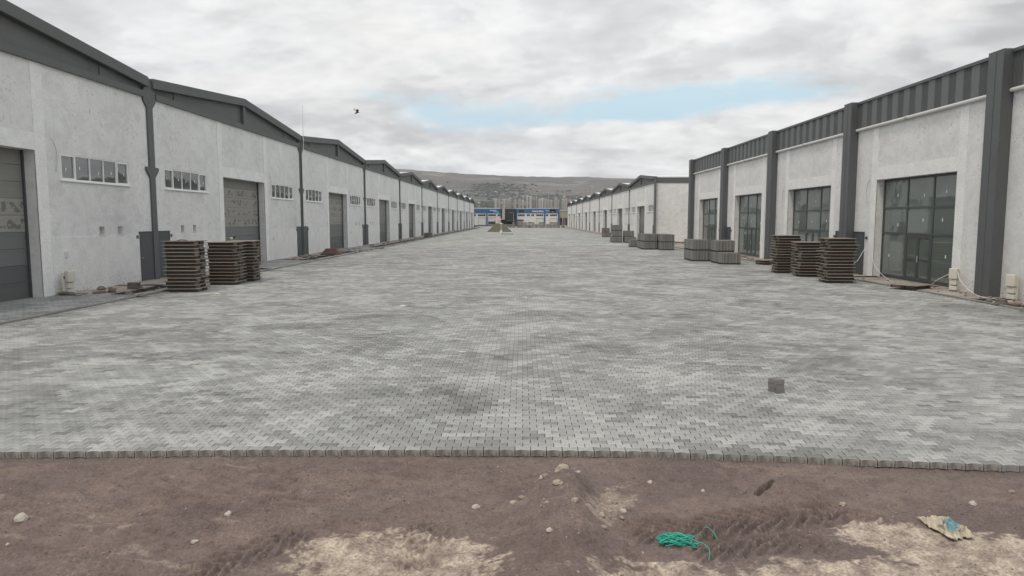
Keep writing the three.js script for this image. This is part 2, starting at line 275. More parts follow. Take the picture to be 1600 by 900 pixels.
{
  const g3 = paverGeo(0.085), g = paverGeo(0.02), pal = [];
  for (let i = 0; i < 28; i++) pal.push(paverMat(paverCol(0.13 + i * 0.0105)));
  const q = mulberry(991), mats = [], cols = [];
  const m4 = new THREE.Matrix4(), e = new THREE.Euler(), qt = new THREE.Quaternion(), one = new THREE.Vector3(1, 1, 1);
  let single3 = 0; const cand = [];
  const rows = Math.floor((-8.66 - PAVER_END) / ROW);
  for (let r = 0; r < rows; r++) {
    const zz = -r * ROW, zw = -8.66 + zz, lim = Math.abs(zw) * 0.80 + 4.5;
    const off = (r % 2) * PL / 2;
    for (let k = -84; k <= 84; k++) {
      const x = k * PL + off + 0.02; if (x < YARD_W || x > YARD_E) continue;
      if (Math.abs(x) > lim) continue;
      const z = zz - PW + edgeZ(x) * 1, sl = (edgeZ(x + 0.1) - edgeZ(x - 0.1)) / 0.2;
      let t = paverTone(x, z) * (1 + 0.34 * (q() - 0.5)); if (q() < 0.06) t *= 0.76; if (q() < 0.07) t *= 1.25; t = clamp(t, 0.13, 0.42);
      const jy = (q() - 0.5) * 0.003, tx = (q() - 0.5) * 0.012, tz = (q() - 0.5) * 0.012;
      if (r < 5 && single3 < 300 && x > -6.4 && x < 5.75) {
        const o = mesh(single3 ? `paver_${String(single3).padStart(3, '0')}` : 'paver', r === 0 ? g3 : g, [pal[clamp(Math.round((t - 0.13) / 0.0105), 0, 27)], sideMat], yard);
        o.position.set(x, jy, z); o.rotation.set(tx, -Math.atan(sl) * 0.8 + (k % 3 ? 0 : Math.PI) * (r > 0), tz); single3++; continue;
      }
      qt.setFromEuler(e.set(tx, -Math.atan(sl) * 0.8 + (q() < 0.5 && r > 0 ? Math.PI : 0), tz)); cand.push([new THREE.Matrix4().compose(new THREE.Vector3(x, jy, z), qt, one), paverCol(t), r === 0]);
    }
  }
  for (const first of [true, false]) {
    const list = cand.filter(c => c[2] === first), im = new THREE.InstancedMesh(first ? g3 : g, [paverMat(rgb(1, 1, 1)), paverMat(rgb(0.8, 0.8, 0.8))], list.length);
    list.forEach((c, i) => { im.setMatrixAt(i, c[0]); im.setColorAt(i, c[1]); });
    im.name = first ? 'edge_paver_field' : 'paver_field'; im.userData.kind = 'stuff'; im.castShadow = im.receiveShadow = true; yard.add(im);
  }
  // sand bedding that shows in the joints
  const bx = 60, sh = [], ps = [];
  for (let i = 0; i <= bx; i++) { const x = -18 + 36 * i / bx; ps.push(x, -0.017, edgeZ(x) - 0.06, x, -0.017, PAVER_END - 1); if (i < bx) { const a = i * 2; sh.push(a, a + 2, a + 1, a + 1, a + 2, a + 3); } }
  const bg = new THREE.BufferGeometry(); bg.setAttribute('position', new THREE.Float32BufferAttribute(ps, 3)); bg.setIndex(sh); bg.computeVertexNormals(); bg.setAttribute('uv', new THREE.Float32BufferAttribute(new Float32Array((bx + 1) * 4), 2));
  mesh('joint_sand', bg, std({ color: rgb(0.07, 0.066, 0.06), roughness: 1 }), yard);
  // far paving, where single stones can no longer be told apart
  const fz0 = PAVER_END + 0.2, fz1 = -300;
  const fm = tex(1024, 2048, (u, v) => { const x = -18 + 36 * u, z = fz0 + (fz1 - fz0) * v; let t = paverTone(x, z) * 0.80 * (1 + 0.2 * noise(x * 5, z * 7.2)); return [t * 1.17, t * 1.195, t * 1.145]; }, true);
  const fg = new THREE.PlaneGeometry(36, fz0 - fz1); fg.rotateX(-Math.PI / 2); fg.translate(0, -0.004, (fz0 + fz1) / 2);
  const uv = fg.attributes.uv, p = fg.attributes.position; for (let i = 0; i < uv.count; i++) uv.setXY(i, (p.getX(i) + 18) / 36, (p.getZ(i) - fz0) / (fz1 - fz0));
  fm.wrapS = fm.wrapT = THREE.ClampToEdgeWrapping;
  mesh('far_paving', fg, std({ map: fm, roughness: 0.95 }), yard);
}

// ---------------------------------------------------------------- verges (unpaved pavements along the buildings) and kerbs
const BAYS_L = { z0: -10.8, pitch: 22.8, n: 11 }, BAYS_R = { z0: -93.8, pitch: 22.2, n: 8 };
const doorZonesL = Array.from({ length: BAYS_L.n }, (_, i) => BAYS_L.z0 - BAYS_L.pitch * (i + 0.5));
const vergeMap = rep(tex(1024, 1024, (u, v) => per((x, y) => {
  const n = fbm(x * 1.4, y * 1.4, 5), m = noise(x * 30, y * 30), k = fbm(x * 5, y * 5, 3);
  return mixv(mixv([0.27, 0.235, 0.21], [0.35, 0.312, 0.282], clamp(0.5 + n)), [0.235, 0.185, 0.16], sstep(0.1, 0.5, fbm(x * 0.9 + 5, y * 0.9 + 2, 4)) * 0.5).map(c => c * (1 + 0.12 * m + 0.15 * k));
}, u, v, 5), true), 5, 5);
const vergeMat = std({ map: vergeMap, bumpMap: grainBump, bumpScale: 0.02, roughness: 1 });
function verge(x0, x1, za, zb, paved) {
  const nx = 14, zl = []; for (let z = za; z > zb; z -= (z > -60 ? 0.2 : 1.2)) zl.push(z); zl.push(zb);
  const pos = [], uv = [], idx = [];
  zl.forEach((z, j) => { for (let i = 0; i <= nx; i++) { const x = x0 + (x1 - x0) * i / nx; const pv = paved(z); pos.push(x, pv ? 0.028 : 0.045 + 0.03 * fbm(x * 1.1 + 50, z * 1.1, 3) + 0.012 * fbm(x * 5, z * 5, 2), z); uv.push(x, z); if (j && i) { const a = (j - 1) * (nx + 1) + i - 1, b = a + nx + 1; if (x1 > x0) idx.push(a, a + 1, b, a + 1, b + 1, b); else idx.push(a, b, a + 1, a + 1, b, b + 1); } } });
  const g = new THREE.BufferGeometry(); g.setAttribute('position', new THREE.Float32BufferAttribute(pos, 3)); g.setAttribute('uv', new THREE.Float32BufferAttribute(uv, 2)); g.setIndex(idx); g.computeVertexNormals(); return g;
}
const pavedL = z => doorZonesL.some(c => Math.abs(z - c) < (c > -40 ? 4.3 : 3.9));
const noPave = () => false;
const vergeL = struct('pavement', verge(-17.7, -14.5, -11, -262, pavedL), vergeMat, 'sandy unfinished pavement along the gabled warehouse with paved strips at its doors');
const vergeR = struct('pavement', verge(16.15, 17.9, -14, -74, noPave), vergeMat, 'narrow sandy pavement along the parapet warehouse');
struct('pavement', verge(16.0, 40, -74, -93.9, noPave), vergeMat, 'sandy passage between the two warehouses');
struct('pavement', verge(15.4, 17.7, -93.9, -272, noPave), vergeMat, 'sandy pavement along the rear gabled warehouse');
{ // paved strips in front of the west doors
  const g = paverGeo(0.025), q = mulberry(5), L = [];
  for (const c of doorZonesL.slice(0, 3)) for (let z = c + 4.2; z > c - 4.2; z -= ROW) for (let k = 0; k < 15; k++) L.push([-17.45 + k * PL + (Math.round(z / ROW) % 2) * 0.1, z]);
  const im = new THREE.InstancedMesh(g, [paverMat(rgb(1, 1, 1)), paverMat(rgb(0.8, 0.8, 0.8))], L.length), o = new THREE.Object3D();
  L.forEach(([x, z], i) => { o.position.set(x, 0.06 + (q() - 0.5) * 0.006, z); o.rotation.set((q() - 0.5) * 0.02, 0, (q() - 0.5) * 0.02); o.updateMatrix(); im.setMatrixAt(i, o.matrix); im.setColorAt(i, paverCol(clamp(paverTone(x, z) * (0.82 + 0.25 * q()), 0.12, 0.4))); });
  im.name = 'paver_strip'; im.userData.kind = 'stuff'; im.castShadow = im.receiveShadow = true; vergeL.add(im);
}
const concreteMap = rep(tex(512, 512, (u, v) => per((x, y) => 0.8 + 0.16 * fbm(x * 2, y * 2, 5) + 0.12 * noise(x * 40, y * 40), u, v, 4), true), 2, 2);
const kerbMat = [0.2, 0.235, 0.265].map(t => std({ color: rgb(t * 1.1, t * 1.07, t), map: concreteMap, bumpMap: grainBump, bumpScale: 0.004, roughness: 0.95 }));
function kerb(x, za, zb, label, one = 1.0) {
  const k = struct('kerb', null, null, label), q = mulberry(Math.round(x * 10 + 400)), g = rbox(0.15, 0.2, one - 0.012, 0.018); let n = 0;
  const wav = z => 0.05 * noise(z * 0.11, x);
  let z = za; for (; z > Math.max(zb, za - 62); z -= one) { const m = mesh(n ? `kerb_stone_${String(n).padStart(3, '0')}` : 'kerb_stone', g, kerbMat[Math.floor(q() * 3)], k); m.position.set(x + wav(z) + (q() - 0.5) * 0.012, -0.036 + (q() - 0.5) * 0.012, z - one / 2); m.rotation.set((q() - 0.5) * 0.012, (q() - 0.5) * 0.02, (q() - 0.5) * 0.05); n++; }
  if (z > zb) mesh('far_kerb', box(x - 0.075, x + 0.075, -0.1, 0.065, zb, z), kerbMat[1], k);
}
kerb(-14.47, -12, -262, 'low kerb of concrete stones beside the gabled warehouse');
kerb(16.12, -14, -92, 'low kerb of concrete stones beside the parapet warehouse');

// ================================================================ GABLED WAREHOUSES
// s = -1: stands west of the yard (facing east), s = +1: east of the yard. d is the depth into the building.
const WX = 17.6;
const fb = (s, z0, z1, y0, y1, d0, d1) => box(s * (WX + d0), s * (WX + d1), y0, y1, z0, z1);
// a plate with the outline pts [(z, y)...], holes, between depths d0..d1
function plate(s, pts, holes, d0, d1, bevel = 0) {
  const sh = new THREE.Shape(pts.map(([z, y]) => new THREE.Vector2(-z, y)));
  for (const [za, zb, ya, yb] of holes) sh.holes.push(new THREE.Path([[za, ya], [zb, ya], [zb, yb], [za, yb]].map(([z, y]) => new THREE.Vector2(-z, y))));
  const g = new THREE.ExtrudeGeometry(sh, { depth: Math.abs(d1 - d0) - 2 * bevel, bevelEnabled: bevel > 0, bevelSize: bevel, bevelThickness: bevel, bevelSegments: 1, bevelOffset: -bevel });
  g.translate(0, 0, bevel); g.rotateY(Math.PI / 2); g.translate(s > 0 ? s * (WX + Math.min(d0, d1)) : -(WX + Math.max(d0, d1)), 0, 0);
  return uvMetres(g);
}
// sectional door panels: weathered grey; the upper ones still carry torn protective film
const filmTex = seed => tex(512, 64, (u, v) => {
  const x = u * 6.7, y = v * 0.6, n = fbm(x * 4.6 + seed * 7, y * 5.4 + seed, 3) + 0.35 * fbm(x * 13, y * 13 + seed, 3) + 0.25 * noise(x * 0.9 + seed * 3, 2) - 0.9 * sstep(0.15, 0.27, Math.abs(y - 0.3));
  const hole = sstep(0.26, 0.34, n);
  return mixv([0.29, 0.278, 0.252].map(c => c * (0.95 + 0.1 * fbm(x * 3, y * 12, 3))), [0.135, 0.14, 0.138], hole);
}, true);
const filmMats = [1, 2, 3, 4].map(k => std({ map: filmTex(k), roughness: 0.6 }));
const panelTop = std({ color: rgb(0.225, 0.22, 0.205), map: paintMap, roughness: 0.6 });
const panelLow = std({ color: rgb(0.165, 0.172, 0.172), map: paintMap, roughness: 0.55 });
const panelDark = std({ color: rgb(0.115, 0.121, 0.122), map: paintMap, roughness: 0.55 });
function panelGeo(w, h) { const g = new RoundedBoxGeometry(w, h, 0.05, 1, 0.012).toNonIndexed(); const p = g.attributes.position, uv = g.attributes.uv; for (let i = 0; i < uv.count; i++) uv.setXY(i, p.getX(i) / w + 0.5, p.getY(i) / h + 0.5); g.rotateY(Math.PI / 2); return g; }

function gabled({ s, z0, pitch, n, k, label, firstPole, doorsAt, ventsAt, seed, back }) {
  const B = thing('gabled_warehouse', label, 'warehouse');
  const q = mulberry(seed), W = 3.35, OH = 5.4 * k, TOP = 8.57 * k, BEAM = 0.28 * k, EAVE = 9.5 * k, PEAK = 10.46 * k, H = pitch / 2;
  const winG = {}, panel = panelGeo(2 * W - 0.04, OH / 9 - 0.006);
  // shared window pieces
  const ww = 4.7, wy0 = 4.42 * k, wy1 = 5.41 * k, wh = wy1 - wy0, fr = 0.045;
  const frameG = (() => { const L = []; const pw = ww / 5; L.push(box(-0.05, 0.05, 0, fr, -ww / 2, ww / 2), box(-0.05, 0.05, wh - fr, wh, -ww / 2, ww / 2)); for (let i = 0; i <= 5; i++) { const z = -ww / 2 + i * pw, t = i === 0 || i === 5 ? fr : fr * 0.75; const a = i === 5 ? z - t : i === 0 ? z : z - t / 2; L.push(box(-0.05, 0.05, fr, wh - fr, a, a + t)); }
    for (const i of [0, 4]) { const a = -ww / 2 + i * pw + 0.05, b = a + pw - 0.1; L.push(box(-0.065, 0.065, fr, fr + 0.03, a, b), box(-0.065, 0.065, wh - fr - 0.03, wh - fr, a, b), box(-0.065, 0.065, fr + 0.03, wh - fr - 0.03, a, a + 0.03), box(-0.065, 0.065, fr + 0.03, wh - fr - 0.03, b - 0.03, b)); } return merge(L); })();
  const paneG = box(-0.006, 0.006, 0.03, wh - 0.03, -ww / 10 + 0.02, ww / 10 - 0.02), sillG = box(-0.09, 0.09, -0.05, 0, -ww / 2 - 0.06, ww / 2 + 0.06), stickG = box(-0.002, 0.002, -0.06, 0.06, -0.025, 0.025);
  function windowAt(zc, near) {
    const w = new THREE.Group(); w.name = 'window'; w.position.set(s * (WX + 0.07), wy0, zc); B.add(w);
    mesh('frame', frameG, M.pvc, w);
    for (let i = 0; i < 5; i++) { const p = mesh('pane', paneG, M.glass, w); p.position.z = (i - 2) * ww / 5; p.rotation.y = (q() - 0.5) * 0.012; p.rotation.z = (q() - 0.5) * 0.012;
      if (near) { const st = mesh('sticker', stickG, M.sticker, w); st.position.set(-s * 0.011, wh * (0.36 + 0.2 * q()), (i - 2) * ww / 5 + (q() - 0.5) * 0.4); } }
    const si = mesh('sill', sillG, M.pvc, w); si.position.x = -s * 0.06;
  }
  const smallDoorG = box(-0.03, 0.03, 0.03, 2.25 * k, -0.55, 0.55), smallFrameG = merge([box(-0.05, 0.05, 0, 2.3 * k, -0.6, -0.552), box(-0.05, 0.05, 0, 2.3 * k, 0.552, 0.6), box(-0.05, 0.05, 2.252 * k, 2.3 * k, -0.552, 0.552)]);
  const handleG = merge([new THREE.CylinderGeometry(0.012, 0.012, 0.06, 8).rotateZ(Math.PI / 2).toNonIndexed(), new THREE.CylinderGeometry(0.012, 0.012, 0.15, 8).rotateX(Math.PI / 2).translate(0.03, 0, 0.06).toNonIndexed()]);
  for (let b = 0; b < n; b++) {
    const za = z0 - b * pitch, zb = za - pitch, zc = (za + zb) / 2, near = zc > -100;
    const holes = [[zc + W, zc - W, 0.04, OH]];
    for (const d of [-1, 1]) { const wz = zc + (d > 0 ? 7.85 : -7.1); holes.push([wz + ww / 2, wz - ww / 2, wy0, wy1]); };
    const vents = [];
    for (const d of [-1, 1]) { const pole = d > 0 ? b : b + 1; if (!ventsAt(pole)) continue; for (const o of [7.2, 8.55]) { vents.push([zc + d * o, d]); holes.push([zc + d * o + 0.18, zc + d * o - 0.18, 2.27 * k, 2.6 * k]); } }
    mesh('wall', plate(s, [[za, -0.05], [zb, -0.05], [zb, TOP], [za, TOP]], holes, 0, 0.62), M.plaster, B);
    for (const [zv] of vents) { const v = new THREE.Group(); v.name = 'vent'; B.add(v); mesh('back', fb(s, zv + 0.2, zv - 0.2, 2.24 * k, 2.63 * k, 0.22, 0.25), M.smooth, v); mesh('sill', fb(s, zv + 0.24, zv - 0.24, 2.225 * k, 2.265 * k, -0.05, 0.1), M.gutter, v); }
    // smooth concrete frame round the door, full height
    for (const d of [-1, 1]) mesh('pilaster', fb(s, zc + d * W, zc + d * (W + 0.6), 0, TOP - 0.004, -0.02, 0.02), M.smooth, B);
    mesh('lintel', fb(s, zc - W + 0.004, zc + W - 0.004, OH + 0.002, OH + 0.62, -0.018, 0.02), M.smooth, B);
    // plinth render, a little proud
    for (const d of [-1, 1]) { const hasDoor = doorsAt(d > 0 ? b : b + 1); const lim = hasDoor ? 10.05 : H - 0.3; mesh('plinth', fb(s, zc + d * (W + 0.604), zc + d * lim, 0, 2.22 * k, -0.028, 0.015), M.plinth, B);
      windowAt(zc + (d > 0 ? 7.85 : -7.1), near);
      if (hasDoor) { const zd = zc + d * 10.62; const g = new THREE.Group(); g.name = 'side_door'; g.position.set(s * (WX - 0.015), 0.05, zd); B.add(g); mesh('leaf', smallDoorG, M.steelDoor, g); mesh('frame', smallFrameG, M.steelDoor, g); if (near) { const h = mesh('handle', handleG, M.galv, g); h.position.set(-s * 0.03, 1.08, d * -0.4); h.rotation.y = s < 0 ? 0 : Math.PI; const lb = mesh('door_lamp', box(-0.04, 0.04, 1.98 * k, 2.13 * k, -0.07, 0.07), M.steelDoor, g); lb.position.z = -d * 0.78; } } }
    // sectional door
    { const g = new THREE.Group(); g.name = 'sectional_door'; B.add(g); const styl = (b * 7 + seed) % 3;
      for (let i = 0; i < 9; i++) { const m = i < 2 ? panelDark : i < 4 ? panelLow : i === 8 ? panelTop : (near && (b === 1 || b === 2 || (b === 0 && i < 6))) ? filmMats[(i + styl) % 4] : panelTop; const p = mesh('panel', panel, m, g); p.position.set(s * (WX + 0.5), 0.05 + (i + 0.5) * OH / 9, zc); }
      for (const d of [-1, 1]) mesh('guide_rail', fb(s, zc + d * (W - 0.08), zc + d * (W - 0.002), 0.04, OH - 0.002, 0.40, 0.47), M.steelDoor, g); }
    mesh('door_floor', fb(s, zc - W, zc + W, -0.05, 0.052, 0.0, 0.6), kerbMat[1], B);
    // gable
    mesh('beam', fb(s, za - 0.56, zb + 0.56, TOP, TOP + BEAM, -0.12, 0.45), M.darkPaint, B);
    mesh('gable_wall', plate(s, [[za, TOP + BEAM], [zb, TOP + BEAM], [zb, EAVE - 0.06], [zc, PEAK - 0.06], [za, EAVE - 0.06]], [], 0.07, 0.3), M.gable, B);
    for (const d of [-1, 1]) { const ze = d > 0 ? za - 0.22 : zb + 0.22, ye = EAVE + (PEAK - EAVE) * 0.22 / H; mesh('fascia', plate(s, [[ze, ye - 0.46 * k], [zc - d * -0.003, PEAK - 0.46 * k], [zc - d * -0.003, PEAK], [ze, ye]], [], -0.20, 0.02, 0.012), M.darkPaint, B);
      mesh('bracket', fb(s, zc + d * (H - 2.6), zc + d * (H - 3.7), TOP + BEAM + 0.002, TOP + BEAM + 0.45 * k, 0.03, 0.08), M.darkPaint, B); }
    mesh('ridge_post', fb(s, zc - 0.17, zc + 0.17, TOP + BEAM, PEAK - 0.30, -0.13, 0.08), M.darkPaint, B);
    for (const d of [-1, 1]) { const ze = d > 0 ? za : zb; const g = plate(s, [[ze, EAVE - 0.14], [zc, PEAK - 0.14], [zc, PEAK - 0.035], [ze, EAVE - 0.035]], [], 0.025, back); mesh('roof', g, M.roof, B); }
    if (near) { // conduit end hanging out of the render
      const zz = zc - W - 0.9; mesh('conduit', tube([[s * (WX + 0.01), 5.9 * k, zz], [s * (WX - 0.05), 5.85 * k, zz - 0.05], [s * (WX - 0.07), 5.4 * k, zz - 0.22], [s * (WX - 0.05), 4.7 * k, zz - 0.18]], 0.012, 16, 5), M.galv, B);
      const j = mesh('junction_box', fb(s, zc - W - 1.3, zc - W - 1.48, 1.45, 1.68, -0.07, 0.0), M.gutter, B); }
  }
  // poles between the bays
  for (let b = 0; b <= n; b++) {
    const z = z0 - b * pitch; let pts;
    const w0 = 0.22, w1 = 0.25, c1 = 0.57, c2 = 0.55;
    if (b === 0 && firstPole) pts = [[-0.5, 0], [0.5, 0], [0.5, EAVE], [-0.5, EAVE]];
    else pts = [[-w0, 0], [w0, 0], [w0, 4.86 * k], [c1, 5.22 * k], [c1, 5.36 * k], [w1, 5.37 * k], [w1, 8.12 * k], [c2, 8.42 * k], [c2, 8.93 * k], [0.42, 8.94 * k], [0.42, EAVE + 0.0], [-0.42, EAVE + 0.0], [-0.42, 8.94 * k], [-c2, 8.93 * k], [-c2, 8.42 * k], [-w1, 8.12 * k], [-w1, 5.37 * k], [-c1, 5.36 * k], [-c1, 5.22 * k], [-w0, 4.86 * k]];
    mesh('pole', plate(s, pts.map(([a, y]) => [z - a, y + (y === 0 ? 0.02 : 0)]), [], -0.085, 0.06, 0.012), M.darkPaint, B);
    if (z > -110 && b >= 2) mesh('downpipe', plate(s, [[z + 0.06, 0.1], [z - 0.06, 0.1], [z - 0.06, EAVE - 0.1], [z + 0.06, EAVE - 0.1]], [], -0.14, -0.09), M.darkPaint, B);
  }
  // closing walls
  const zE = z0 - n * pitch;
  mesh('end_wall', box(s * (WX + 0.02), s * (WX + back - 0.5), -0.05, TOP, z0 - 0.02, z0 - 0.4), M.plaster, B);
  mesh('end_beam', box(s * (WX + 0.02), s * (WX + back - 0.5), TOP, EAVE - 0.16, z0 + 0.06, z0 - 0.4), M.darkPaint, B);
  mesh('end_wall', box(s * (WX + 0.02), s * (WX + back - 0.5), -0.05, EAVE - 0.16, zE + 0.4, zE + 0.02), M.plaster, B);
  mesh('back_wall', box(s * (WX + back - 0.45), s * (WX + back - 0.1), -0.05, EAVE - 0.16, z0 - 0.02, zE + 0.02), M.plaster, B);
  return B;
}
gabled({ s: -1, ...BAYS_L, k: 1, back: 42, seed: 3, label: 'long whitewashed warehouse with grey gables and sectional doors, taller of two gabled rows', firstPole: false, doorsAt: p => p >= 1, ventsAt: p => p === 1 || p === 3 || p === 5 });
gabled({ s: 1, ...BAYS_R, k: 0.9, back: 46, seed: 8, label: 'white gabled warehouse behind the flat parapet one, its blank end wall facing the yard passage', firstPole: true, doorsAt: () => true, ventsAt: p => p === 1 || p === 2 });

// ================================================================ PARAPET WAREHOUSE (east, near)
{
  const s = 1, B = thing('parapet_warehouse', 'white warehouse with dark striped metal parapet, dark columns and glazed grid entrances', 'warehouse');
  const P = [-14.8, -26.55, -38.25, -49.95, -61.6, -73.3], TOP = 7.56, BT = 8.86, W = 3.25, OH = 4.86, q = mulberry(61);
  const stripA = [], bays = P.length - 1;
  const frameBar = (z0, z1, y0, y1, d0 = 0.46, d1 = 0.54) => fb(s, z0, z1, y0, y1, d0, d1);
  for (let b = 0; b < bays; b++) {
    const za = P[b], zb = P[b + 1], zc = (za + zb) / 2, near = b < 4;
    mesh('wall', plate(s, [[za, -0.05], [zb, -0.05], [zb, TOP], [za, TOP]], [[zc + W, zc - W, 0.04, OH]], 0.1, 0.75), M.plaster, B);
    for (const d of [-1, 1]) mesh('pilaster', fb(s, zc + d * W, zc + d * (W + 0.55), 0, TOP - 0.05, 0.082, 0.12), M.smooth, B);
    mesh('lintel', fb(s, zc - W + 0.004, zc + W - 0.004, OH + 0.002, OH + 0.6, 0.084, 0.12), M.smooth, B);
    mesh('door_floor', fb(s, zc - W, zc + W, -0.05, 0.055, 0.1, 0.72), kerbMat[1], B);
    // gutter pipe under the parapet
    mesh('gutter', (() => { const g = new THREE.CylinderGeometry(0.075, 0.075, za - zb - 0.95, 10); g.rotateX(Math.PI / 2); g.translate(WX - 0.02, TOP - 0.03, zc); return uvMetres(g); })(), M.gutter, B);
    mesh('gutter_joint', (() => { const g = new THREE.CylinderGeometry(0.1, 0.1, 0.16, 10); g.rotateX(Math.PI / 2); g.translate(WX - 0.02, TOP - 0.03, zc - 0.6); return uvMetres(g); })(), M.galv, B);
    // parapet cladding, half-metre strips: flat pan, ribbed strip, in turn
    const a0 = za - 0.45, a1 = zb + 0.45, cnt = 22, wS = (a0 - a1) / cnt;
    for (let i = 0; i < cnt; i++) {
      const p0 = a0 - i * wS, p1 = p0 - wS;
      if (i % 2) { const L = [], r = 7, rw = wS / r; for (let j = 0; j < r; j++) { const t0 = p0 - rw * j; L.push(fb(s, t0 - rw * 0.62, t0 - rw, TOP + 0.05, BT, 0.004, 0.09)); } L.push(fb(s, p0, p1, TOP + 0.05, BT, 0.085, 0.1)); mesh('ribbed_strip', merge(L), M.clad, B); }
      else mesh('flat_strip', fb(s, p0, p1, TOP + 0.05, BT, 0.0, 0.1), M.clad, B);
    }
    mesh('parapet_core', fb(s, za - 0.3, zb + 0.3, TOP + 0.0, BT - 0.02, 0.102, 0.5), M.clad, B);
    mesh('coping', fb(s, za - 0.45, zb + 0.45, BT, BT + 0.12, -0.05, 0.55), M.column, B);
    // glazed entrance: three columns, three rows, double leaf in the middle
    const g = new THREE.Group(); g.name = 'glazed_entrance'; B.add(g);
    const x0 = zc + W, x1 = zc - W, c = [x0, x0 - 2.2, x0 - 4.3, x1], r = [0.055, 2.24, 3.45, OH];
    const bars = []; for (let i = 0; i < 4; i++) { const t = 0.11, zz = i === 0 ? c[0] - t : i === 3 ? c[3] : c[i] - t / 2; bars.push(frameBar(zz, zz + t, 0.055, OH - 0.002)); }
    for (let i = 0; i < 4; i++) for (let j = 0; j < 3; j++) { const t = i === 0 ? 0.16 : 0.1, y = i === 0 ? r[0] : i === 3 ? OH - t - 0.002 : r[i] - t / 2; const ea = j === 0 ? 0.11 : 0.055, eb = j === 2 ? 0.11 : 0.055; if (i === 0 && j === 1) continue; bars.push(frameBar(c[j] - ea, c[j + 1] + eb, y, y + t, 0.465, 0.535)); }
    mesh('frame', merge(bars), M.frame, g);
    for (let i = 0; i < 3; i++) for (let j = 0; j < 3; j++) { if (i === 0 && j === 1) continue; const p = mesh('pane', box(-0.008, 0.008, -(r[i + 1] - r[i]) / 2 + 0.02, (r[i + 1] - r[i]) / 2 - 0.02, -(c[j] - c[j + 1]) / 2 + 0.02, (c[j] - c[j + 1]) / 2 - 0.02), M.glassGreen, g); p.position.set(WX + 0.5, (r[i] + r[i + 1]) / 2, (c[j] + c[j + 1]) / 2); p.rotation.y = (q() - 0.5) * 0.008; p.rotation.z = (q() - 0.5) * 0.01;
      if (near) { const st = mesh('sticker', box(-0.002, 0.002, -0.07, 0.07, -0.03, 0.03), M.sticker, g); st.position.set(WX + 0.487, p.position.y + (q() - 0.5) * 0.5, p.position.z + (q() - 0.5) * 0.9); } }
    for (const h of [0, 1]) { const m = (c[1] + c[2]) / 2, a = h ? m - 0.01 : c[1] - 0.06, e = h ? c[2] + 0.06 : m + 0.01; mesh('door_leaf', merge([frameBar(a, a - 0.1, 0.08, 2.18, 0.455, 0.525), frameBar(e + 0.1, e, 0.08, 2.18, 0.455, 0.525), frameBar(a - 0.1, e + 0.1, 0.08, 0.26, 0.455, 0.525), frameBar(a - 0.1, e + 0.1, 2.08, 2.18, 0.455, 0.525), frameBar(a - 0.1, e + 0.1, 1.06, 1.10, 0.46, 0.52)]), M.frame, g); mesh('pane', fb(s, a - 0.09, e + 0.09, 0.25, 2.09, 0.488, 0.498), M.glassGreen, g); }
    mesh('handle', fb(s, (c[1] + c[2]) / 2 + 0.05, (c[1] + c[2]) / 2 + 0.09, 0.95, 1.25, 0.41, 0.44), M.galv, g);
    // hanging conduit
    const zz = zc - W - 0.75; mesh('conduit', tube([[WX + 0.1, 4.9, zz], [WX + 0.03, 4.85, zz + 0.05], [WX + 0.0, 4.3, zz - 0.12], [WX + 0.02, 3.7, zz + 0.03]], 0.013, 16, 5), M.galv, B);
  }
  for (let i = 0; i < P.length; i++) {
    const z = P[i];
    const col = mesh('column', merge([fb(s, z + 0.42, z - 0.42, 0.0, BT + 0.14, -0.34, -0.28), fb(s, z + 0.42, z + 0.36, 0, BT + 0.14, -0.279, 0.2), fb(s, z - 0.36, z - 0.42, 0, BT + 0.14, -0.279, 0.2), fb(s, z + 0.359, z - 0.359, BT, BT + 0.14, -0.279, 0.2)]), M.column, B);
    mesh('column_seam', fb(s, z + 0.02, z - 0.12, 0.02, BT + 0.1, -0.352, -0.341), M.column, B);
    if (i === 2 || i === 4) for (const d of [-1, 1]) { const g = new THREE.Group(); g.name = 'side_door'; B.add(g); const zd = z + d * 1.05; mesh('leaf', fb(s, zd + 0.5, zd - 0.5, 0.06, 2.22, 0.02, 0.07), M.steelDoor, g); mesh('frame', merge([fb(s, zd + 0.55, zd + 0.503, 0.05, 2.27, 0.0, 0.09), fb(s, zd - 0.503, zd - 0.55, 0.05, 2.27, 0, 0.09), fb(s, zd + 0.502, zd - 0.502, 2.223, 2.27, 0, 0.09)]), M.steelDoor, g); const lb = mesh('door_lamp', fb(s, zd + d * 0.8 + 0.06, zd + d * 0.8 - 0.06, 1.9, 2.03, 0.02, 0.09), M.steelDoor, g); }
  }
  mesh('roof', box(WX + 0.52, WX + 40, 8.2, 8.35, P[0], P[5]), M.roof, B);
  mesh('end_wall', box(WX + 0.12, WX + 40, -0.05, 8.8, P[5] - 0.02, P[5] + 0.35), M.plaster, B);
  mesh('end_wall', box(WX + 0.12, WX + 40, -0.05, 8.8, P[0] + 0.02, P[0] - 0.35), M.plaster, B);
  mesh('back_wall', box(WX + 39.6, WX + 40, -0.05, 8.8, P[0] - 0.4, P[5] + 0.4), M.plaster, B);
}

